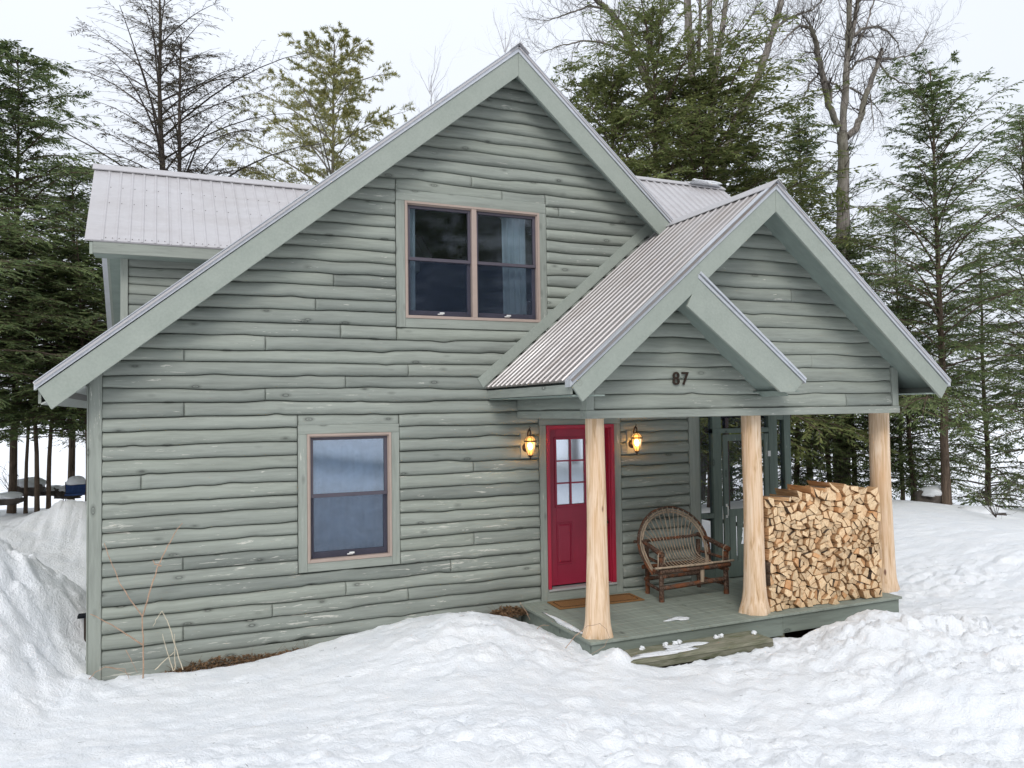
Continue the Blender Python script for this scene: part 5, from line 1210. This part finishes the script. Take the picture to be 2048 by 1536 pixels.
bare_tree('bare_tree', 'big forked bare tree with pale grey upper limbs and a mossy trunk', 9.2, [
 ([(1684, 1000), (1686, 850), (1685, 700), (1688, 560), (1686, 440), (1686, 380), (1688, 310), (1684, 262)], 31, 17),
 ([(1677, 255), (1657, 210), (1648, 165), (1639, 120), (1630, 78), (1622, 58)], 12, 8), ([(1622, 58), (1600, 50), (1575, 72), (1557, 92)], 6, 2),
 ([(1630, 78), (1618, 45), (1600, 25), (1570, 40)], 4, 1.5), ([(1661, 205), (1662, 178), (1648, 150), (1640, 130)], 7, 5), ([(1685, 185), (1672, 168), (1655, 165)], 5, 3),
 ([(1685, 262), (1690, 200), (1693, 140), (1697, 80), (1699, 30), (1698, -40), (1702, -110)], 13, 8), ([(1698, 90), (1708, 45), (1716, 0), (1722, -60)], 9, 5),
 ([(1705, 75), (1725, 57), (1752, 52), (1775, 62), (1795, 85), (1800, 110)], 6, 1.5), ([(1692, 275), (1712, 258), (1722, 232), (1728, 200), (1742, 165), (1757, 125), (1763, 98)], 13, 7),
 ([(1700, 140), (1718, 122), (1742, 113), (1757, 120)], 4, 3), ([(1758, 125), (1778, 152), (1800, 165), (1825, 168), (1845, 160)], 4, 1), ([(1757, 120), (1790, 118), (1825, 108), (1845, 85), (1858, 62)], 4, 1),
 ([(1700, 175), (1722, 188), (1745, 205), (1768, 235)], 4, 1.3), ([(1740, 190), (1745, 225), (1748, 262)], 2.5, 1), ([(1640, 145), (1622, 165), (1608, 190), (1600, 208)], 4, 1.2), ([(1632, 105), (1612, 105), (1598, 118)], 3, 1),
 ([(1693, 130), (1730, 60), (1745, 10), (1760, -30)], 4, 2)], 5, 1.5)
bare_tree('bare_tree', 'thick grey bare trunk leaning right behind the olive cedars', 11.5, [
 ([(1400, 1000), (1410, 700), (1425, 450), (1450, 300), (1480, 232), (1508, 178), (1530, 112), (1547, 62), (1560, 10), (1575, -50)], 17, 10),
 ([(1548, 60), (1575, 38), (1600, 28), (1625, 20), (1645, 0)], 6, 2), ([(1520, 125), (1500, 122), (1475, 135), (1455, 155), (1440, 170)], 4, 1), ([(1552, 55), (1530, 30), (1500, 20)], 3, 1)], 8, 1.3)
bare_tree('bare_tree', 'pair of upright grey bare trunks rising from the olive cedars', 12.5, [
 ([(1405, 1000), (1412, 600), (1422, 250), (1424, 150), (1421, 80), (1418, 0), (1415, -80)], 15, 9), ([(1424, 190), (1434, 120), (1444, 60), (1452, 0), (1462, -60)], 12, 8),
 ([(1428, 100), (1470, 75), (1500, 40), (1520, 0)], 4, 1.5), ([(1440, 80), (1475, 60), (1498, 20)], 3, 1)], 9, 1.3)
bare_tree('bare_tree', 'dark straight bare trunk furthest left in the grey trunk cluster', 13.2, [
 ([(1380, 1000), (1382, 500), (1385, 300), (1383, 120), (1378, 60), (1372, -60)], 17, 12), ([(1397, 130), (1399, 60), (1402, -30)], 6, 5), ([(1384, 150), (1397, 128)], 6, 6)], 10, 1.0)
bare_tree('bare_tree', 'bare tree arching left over the main roof with long drooping limbs', 12.0, [
 ([(1350, 1000), (1345, 600), (1330, 320), (1298, 165), (1270, 110), (1248, 60), (1222, 25), (1190, -2), (1160, -30)], 14, 8),
 ([(1215, 18), (1180, 12), (1150, 22), (1115, 35), (1085, 44)], 5, 1.2), ([(1268, 112), (1235, 98), (1200, 84), (1160, 82), (1120, 92), (1080, 106)], 6, 1.2), ([(1292, 150), (1300, 90), (1320, 30), (1335, -40)], 7, 4), ([(1310, 60), (1290, 20), (1255, 10)], 4, 1.5)], 11, 1.5)
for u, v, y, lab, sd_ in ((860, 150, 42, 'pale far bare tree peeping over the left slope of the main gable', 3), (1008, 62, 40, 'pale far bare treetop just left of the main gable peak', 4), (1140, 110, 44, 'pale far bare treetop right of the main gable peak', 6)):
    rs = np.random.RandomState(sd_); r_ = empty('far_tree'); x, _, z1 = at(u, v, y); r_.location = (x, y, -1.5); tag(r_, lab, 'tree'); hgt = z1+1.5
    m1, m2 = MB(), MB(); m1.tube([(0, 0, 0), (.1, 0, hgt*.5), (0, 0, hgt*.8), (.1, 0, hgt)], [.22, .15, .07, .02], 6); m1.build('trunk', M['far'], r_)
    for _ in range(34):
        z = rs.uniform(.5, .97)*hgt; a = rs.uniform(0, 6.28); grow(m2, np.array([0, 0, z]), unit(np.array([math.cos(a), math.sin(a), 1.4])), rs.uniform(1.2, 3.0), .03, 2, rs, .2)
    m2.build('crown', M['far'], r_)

# ------------------------------------------------------------------ small things in the snow
def litter(name, cx, cy, cz, rx, ry, n, seed, label, hgt=.05, leafsz=(.012, .035)):
    rs = np.random.RandomState(seed); V, Fq = [], []
    r = np.sqrt(rs.rand(n)); a = rs.rand(n)*6.283; base = np.stack([r*np.cos(a)*rx, r*np.sin(a)*ry, (1-r**2)*hgt*rs.rand(n)], 1)
    d = unit(rs.randn(n, 3)*[1, 1, .35]); sd_ = unit(np.cross(d, rs.randn(n, 3)))
    kites(base, d, sd_, rs.uniform(*leafsz, n)*2, rs.uniform(*leafsz, n)*.8, V, Fq)
    k_ = n//3; p0 = base[:k_]+rs.randn(k_, 3)*[.02, .02, .0]; dd = unit(rs.randn(k_, 3)*[1, .6, .25]); sticks(p0, p0+dd*rs.uniform(.05, .16, k_)[:, None], np.full(k_, .0016), np.full(k_, .001), V, Fq)
    o = fast_mesh(name, np.concatenate(V), np.concatenate(Fq), M['litter'], loc=(cx, cy, cz)); tag(o, label, kind='stuff'); return o
litter('leaf_litter', 1.33, -.10, -.262, .62, .11, 900, 1, 'dry brown leaves and needles heaped at the foot of the log wall', .11)
litter('leaf_litter', 2.25, -.09, -.215, .5, .06, 300, 2, 'thin strip of dry leaves along the skirt board', .03)
litter('leaf_litter', 4.66, -.14, -.075, .26, .17, 700, 3, 'dry brown leaves caught at the left corner of the deck', .10)
litter('leaf_litter', 8.0, -1.98, -.36, .5, .12, 900, 4, 'mossy leaf litter under the right half of the deck', .08)
def twigs(name, loc, lines, mat, label, cat='twig', r=.004):
    m = MB(); rg2 = random.Random(len(label))
    for ln in lines:
        k_ = [np.array(at(*q)) - np.array(loc) for q in ln]; P_ = []
        for i in range(len(k_)-1):
            for j in range(4): P_.append(k_[i]+(k_[i+1]-k_[i])*j/4+np.array([rg2.uniform(-.004, .004) for _ in range(3)]))
        P_.append(k_[-1]); m.tube(P_, [r*(1-.6*i/len(P_)) for i in range(len(P_))], 6)
    o = m.build(name, mat, None, loc); tag(o, label, cat); return o
M['tan_twig'] = simple('tan_dry_twig', (.42, .29, .21), .8, .1, .25, (20, 20, 20), .2); M['straw'] = simple('pale_straw', (.62, .55, .42), .8, .1, .2, (20, 20, 20), .2)
b0 = tuple(at(286, 1352, -.30))
twigs('bare_sapling', b0, [[(286, 1356, -.30), (287, 1290, -.30), (285, 1233, -.30), (262, 1200, -.28), (240, 1168, -.27), (225, 1130, -.26), (208, 1086, -.24)],
      [(285, 1233, -.30), (298, 1190, -.30), (315, 1135, -.30), (335, 1092, -.30), (352, 1062, -.29), (365, 1046, -.28)], [(286, 1290, -.30), (258, 1272, -.33), (225, 1250, -.35), (180, 1228, -.36)], [(322, 1132, -.30), (310, 1128, -.3), (306, 1120, -.3)]],
      M['tan_twig'], 'leafless Y-shaped sapling against the lower left of the log wall', 'sapling', .0085)
b1 = tuple(at(345, 1338, -.28))
twigs('dry_stalk', b1, [[(366, 1340, -.28), (350, 1290, -.28), (334, 1240, -.28), (324, 1222, -.28), (312, 1240, -.28), (306, 1253, -.28)], [(347, 1342, -.27), (335, 1305, -.27), (325, 1268, -.26)], [(350, 1341, -.25), (350, 1300, -.25), (349, 1268, -.25)], [(310, 1340, -.28), (335, 1315, -.27), (350, 1303, -.26)]],
      M['straw'], 'broken pale straw stalks standing right of the leafless sapling', 'stalk', .0055)
b2 = tuple(at(225, 1345, -.24))
twigs('dry_twig', b2, [[(170, 1368, -.26), (190, 1345, -.26), (210, 1334, -.25), (240, 1340, -.25), (262, 1350, -.25)], [(210, 1334, -.25), (250, 1338, -.26), (258, 1358, -.27)], [(252, 1300, -.24), (262, 1320, -.25), (275, 1345, -.27)]],
      M['tan_twig'], 'low bent tan twigs in the snow at the left house corner', 'twig', .004)
b3 = tuple(at(1140, 1295, -2.0))
twigs('dry_twig', b3, [[(1131, 1297, -1.98), (1150, 1272, -1.98), (1175, 1252, -1.98), (1200, 1247, -1.98), (1213, 1258, -1.98), (1218, 1275, -1.98), (1208, 1293, -1.98), (1183, 1308, -2.0)], [(1040, 1205, -.3), (1052, 1222, -.5), (1060, 1240, -.6)], [(1070, 1260, -1.0), (1085, 1250, -1.0), (1098, 1251, -1.02)]],
      M['tan_twig'], 'curved thin vine looping past the foot of the left porch post', 'twig', .0042)
sh = tuple(at(1992, 1035, 2.6)); m = MB(); rs = np.random.RandomState(5)
for _ in range(9): grow(m, np.zeros(3), unit(np.array([rs.uniform(-1, 1), rs.uniform(-.4, .4), rs.uniform(.4, 1.0)])), rs.uniform(.6, 1.1), .009, 2, rs, .05)
o = m.build('bare_shrub', M['tbd'], None, sh); tag(o, 'leafless low shrub at the right edge of the snowy yard', 'shrub')
sh = tuple(at(28, 1000, 9.3)); m = MB()
for _ in range(7): grow(m, np.zeros(3), unit(np.array([rs.uniform(-.5, .5), rs.uniform(-.4, .4), 1.0])), rs.uniform(.5, .9), .007, 1, rs, .1)
o = m.build('bare_shrub', M['tbd'], None, sh); tag(o, 'wispy leafless shrub beside the thick trunk at far left', 'shrub')
# rocks with snow caps at the shore, left and right
def rock(u, v, y, rx, rz, seed, label, cap=True):
    p = at(u, v, y); r_ = empty('shore_rock', tuple(p)); tag(r_, label, 'rock', None)
    blob('boulder', 0, 0, 0, rx, rx*.8, rz, M['rock'], seed, None, None, wob=.45, parent=r_)
    if cap: blob('snow_cap', .03, -.02, rz*.62, rx*.92, rx*.75, rz*.62, M['snow'], seed+1, None, None, wob=.25, parent=r_)
rock(135, 990, 9.8, .26, .18, 60, 'dark boulder with a snow cap behind the crooked hemlock stem'); rock(58, 983, 9.6, .30, .24, 62, 'largest dark snow-capped boulder between the two left trunks')
rock(14, 1003, 8.4, .26, .15, 64, 'brown boulder half buried in snow at the left picture edge'); rock(104, 986, 9.9, .24, .13, 66, 'low snow-covered boulder left of the blue chair')
rock(1866, 1000, 5.0, .42, .30, 68, 'snow-buried boulder with a brown face left of the tall hemlock trunk'); rock(1960, 1030, 3.6, .60, .17, 70, 'flat boulder under a snow mound right of the tall hemlock trunk')
rock(1610, 975, 9.5, .35, .26, 72, 'snow-capped boulder glimpsed between the screens and the woodpile')
# blue camp chair and stool at the shore
M['blue'] = simple('faded_blue_fabric', (.03, .06, .16), .8, .2, .3, (9, 9, 9), .3)
p = at(152, 990, 8.3); ch = empty('camp_chair', tuple(p)); ch.scale = (.66, .66, .66); ch.location.z += .0; tag(ch, 'blue folding camp chair heaped with snow beside the left cabin wall', 'chair')
m = MB().add([(-.27, -.02, .05), (.27, -.02, .05), (.27, .02, .36), (-.27, .02, .36), (-.27, .03, .05), (.27, .03, .05), (.27, .06, .36), (-.27, .06, .36)], [(0, 1, 2, 3), (7, 6, 5, 4), (0, 4, 5, 1), (3, 2, 6, 7)]); m.build('backrest', M['blue'], ch)
MB().box(-.26, .26, -.4, -.0, .02, .06).build('seat', M['blue'], ch)
for a in ((-.28, -.4), (.28, -.4), (-.28, .04), (.28, .04)): MB().tube([(a[0], a[1], -.42), (a[0], a[1], .1 if a[1] < 0 else .4)], .012, 6).build('leg', M['bronze'], ch)
blob('snow_cap', 0, .02, .38, .25, .13, .20, M['snow'], 80, None, None, wob=.15, parent=ch)
# black gas pipe cover on the left wall
bc = empty('downspout', (-.035, .40, -.05)); tag(bc, 'short black pipe with a brass foot on the side wall past the left corner', 'pipe')
MB().tube([(0, 0, .37), (0, 0, .02)], .045, 12).build('pipe_body', M['bronze'], bc); MB().box(-.10, .05, -.07, .07, .365, .39).build('pipe_lid', M['dark'], bc)
MB().lathe([(.05, .03), (.052, .0), (.04, -.05), (0, -.08)], (0, 0, 0)).build('pipe_foot', M['weathered'], bc)

rs = np.random.RandomState(91); n = 170; px_, py_ = rs.uniform(-2, 13, n), rs.uniform(-6, 1.5, n); ok = ~((px_ > -.1) & (py_ > -.15)) & ~((px_ > 4.7) & (px_ < 9.6) & (py_ > -2.4)); px_, py_ = px_[ok], py_[ok]
b = np.stack([px_, py_, H_snow(px_, py_)+.006], 1); d = unit(rs.randn(len(b), 3)*[1, 1, .08]); V, Fq = [], []; sticks(b, b+d*rs.uniform(.015, .07, len(b))[:, None], np.full(len(b), .0016), np.full(len(b), .001), V, Fq)
o = fast_mesh('twig_debris', np.concatenate(V), np.concatenate(Fq), M['tbd']); tag(o, 'scattered hemlock needles and twig bits lying on the snow', kind='stuff')
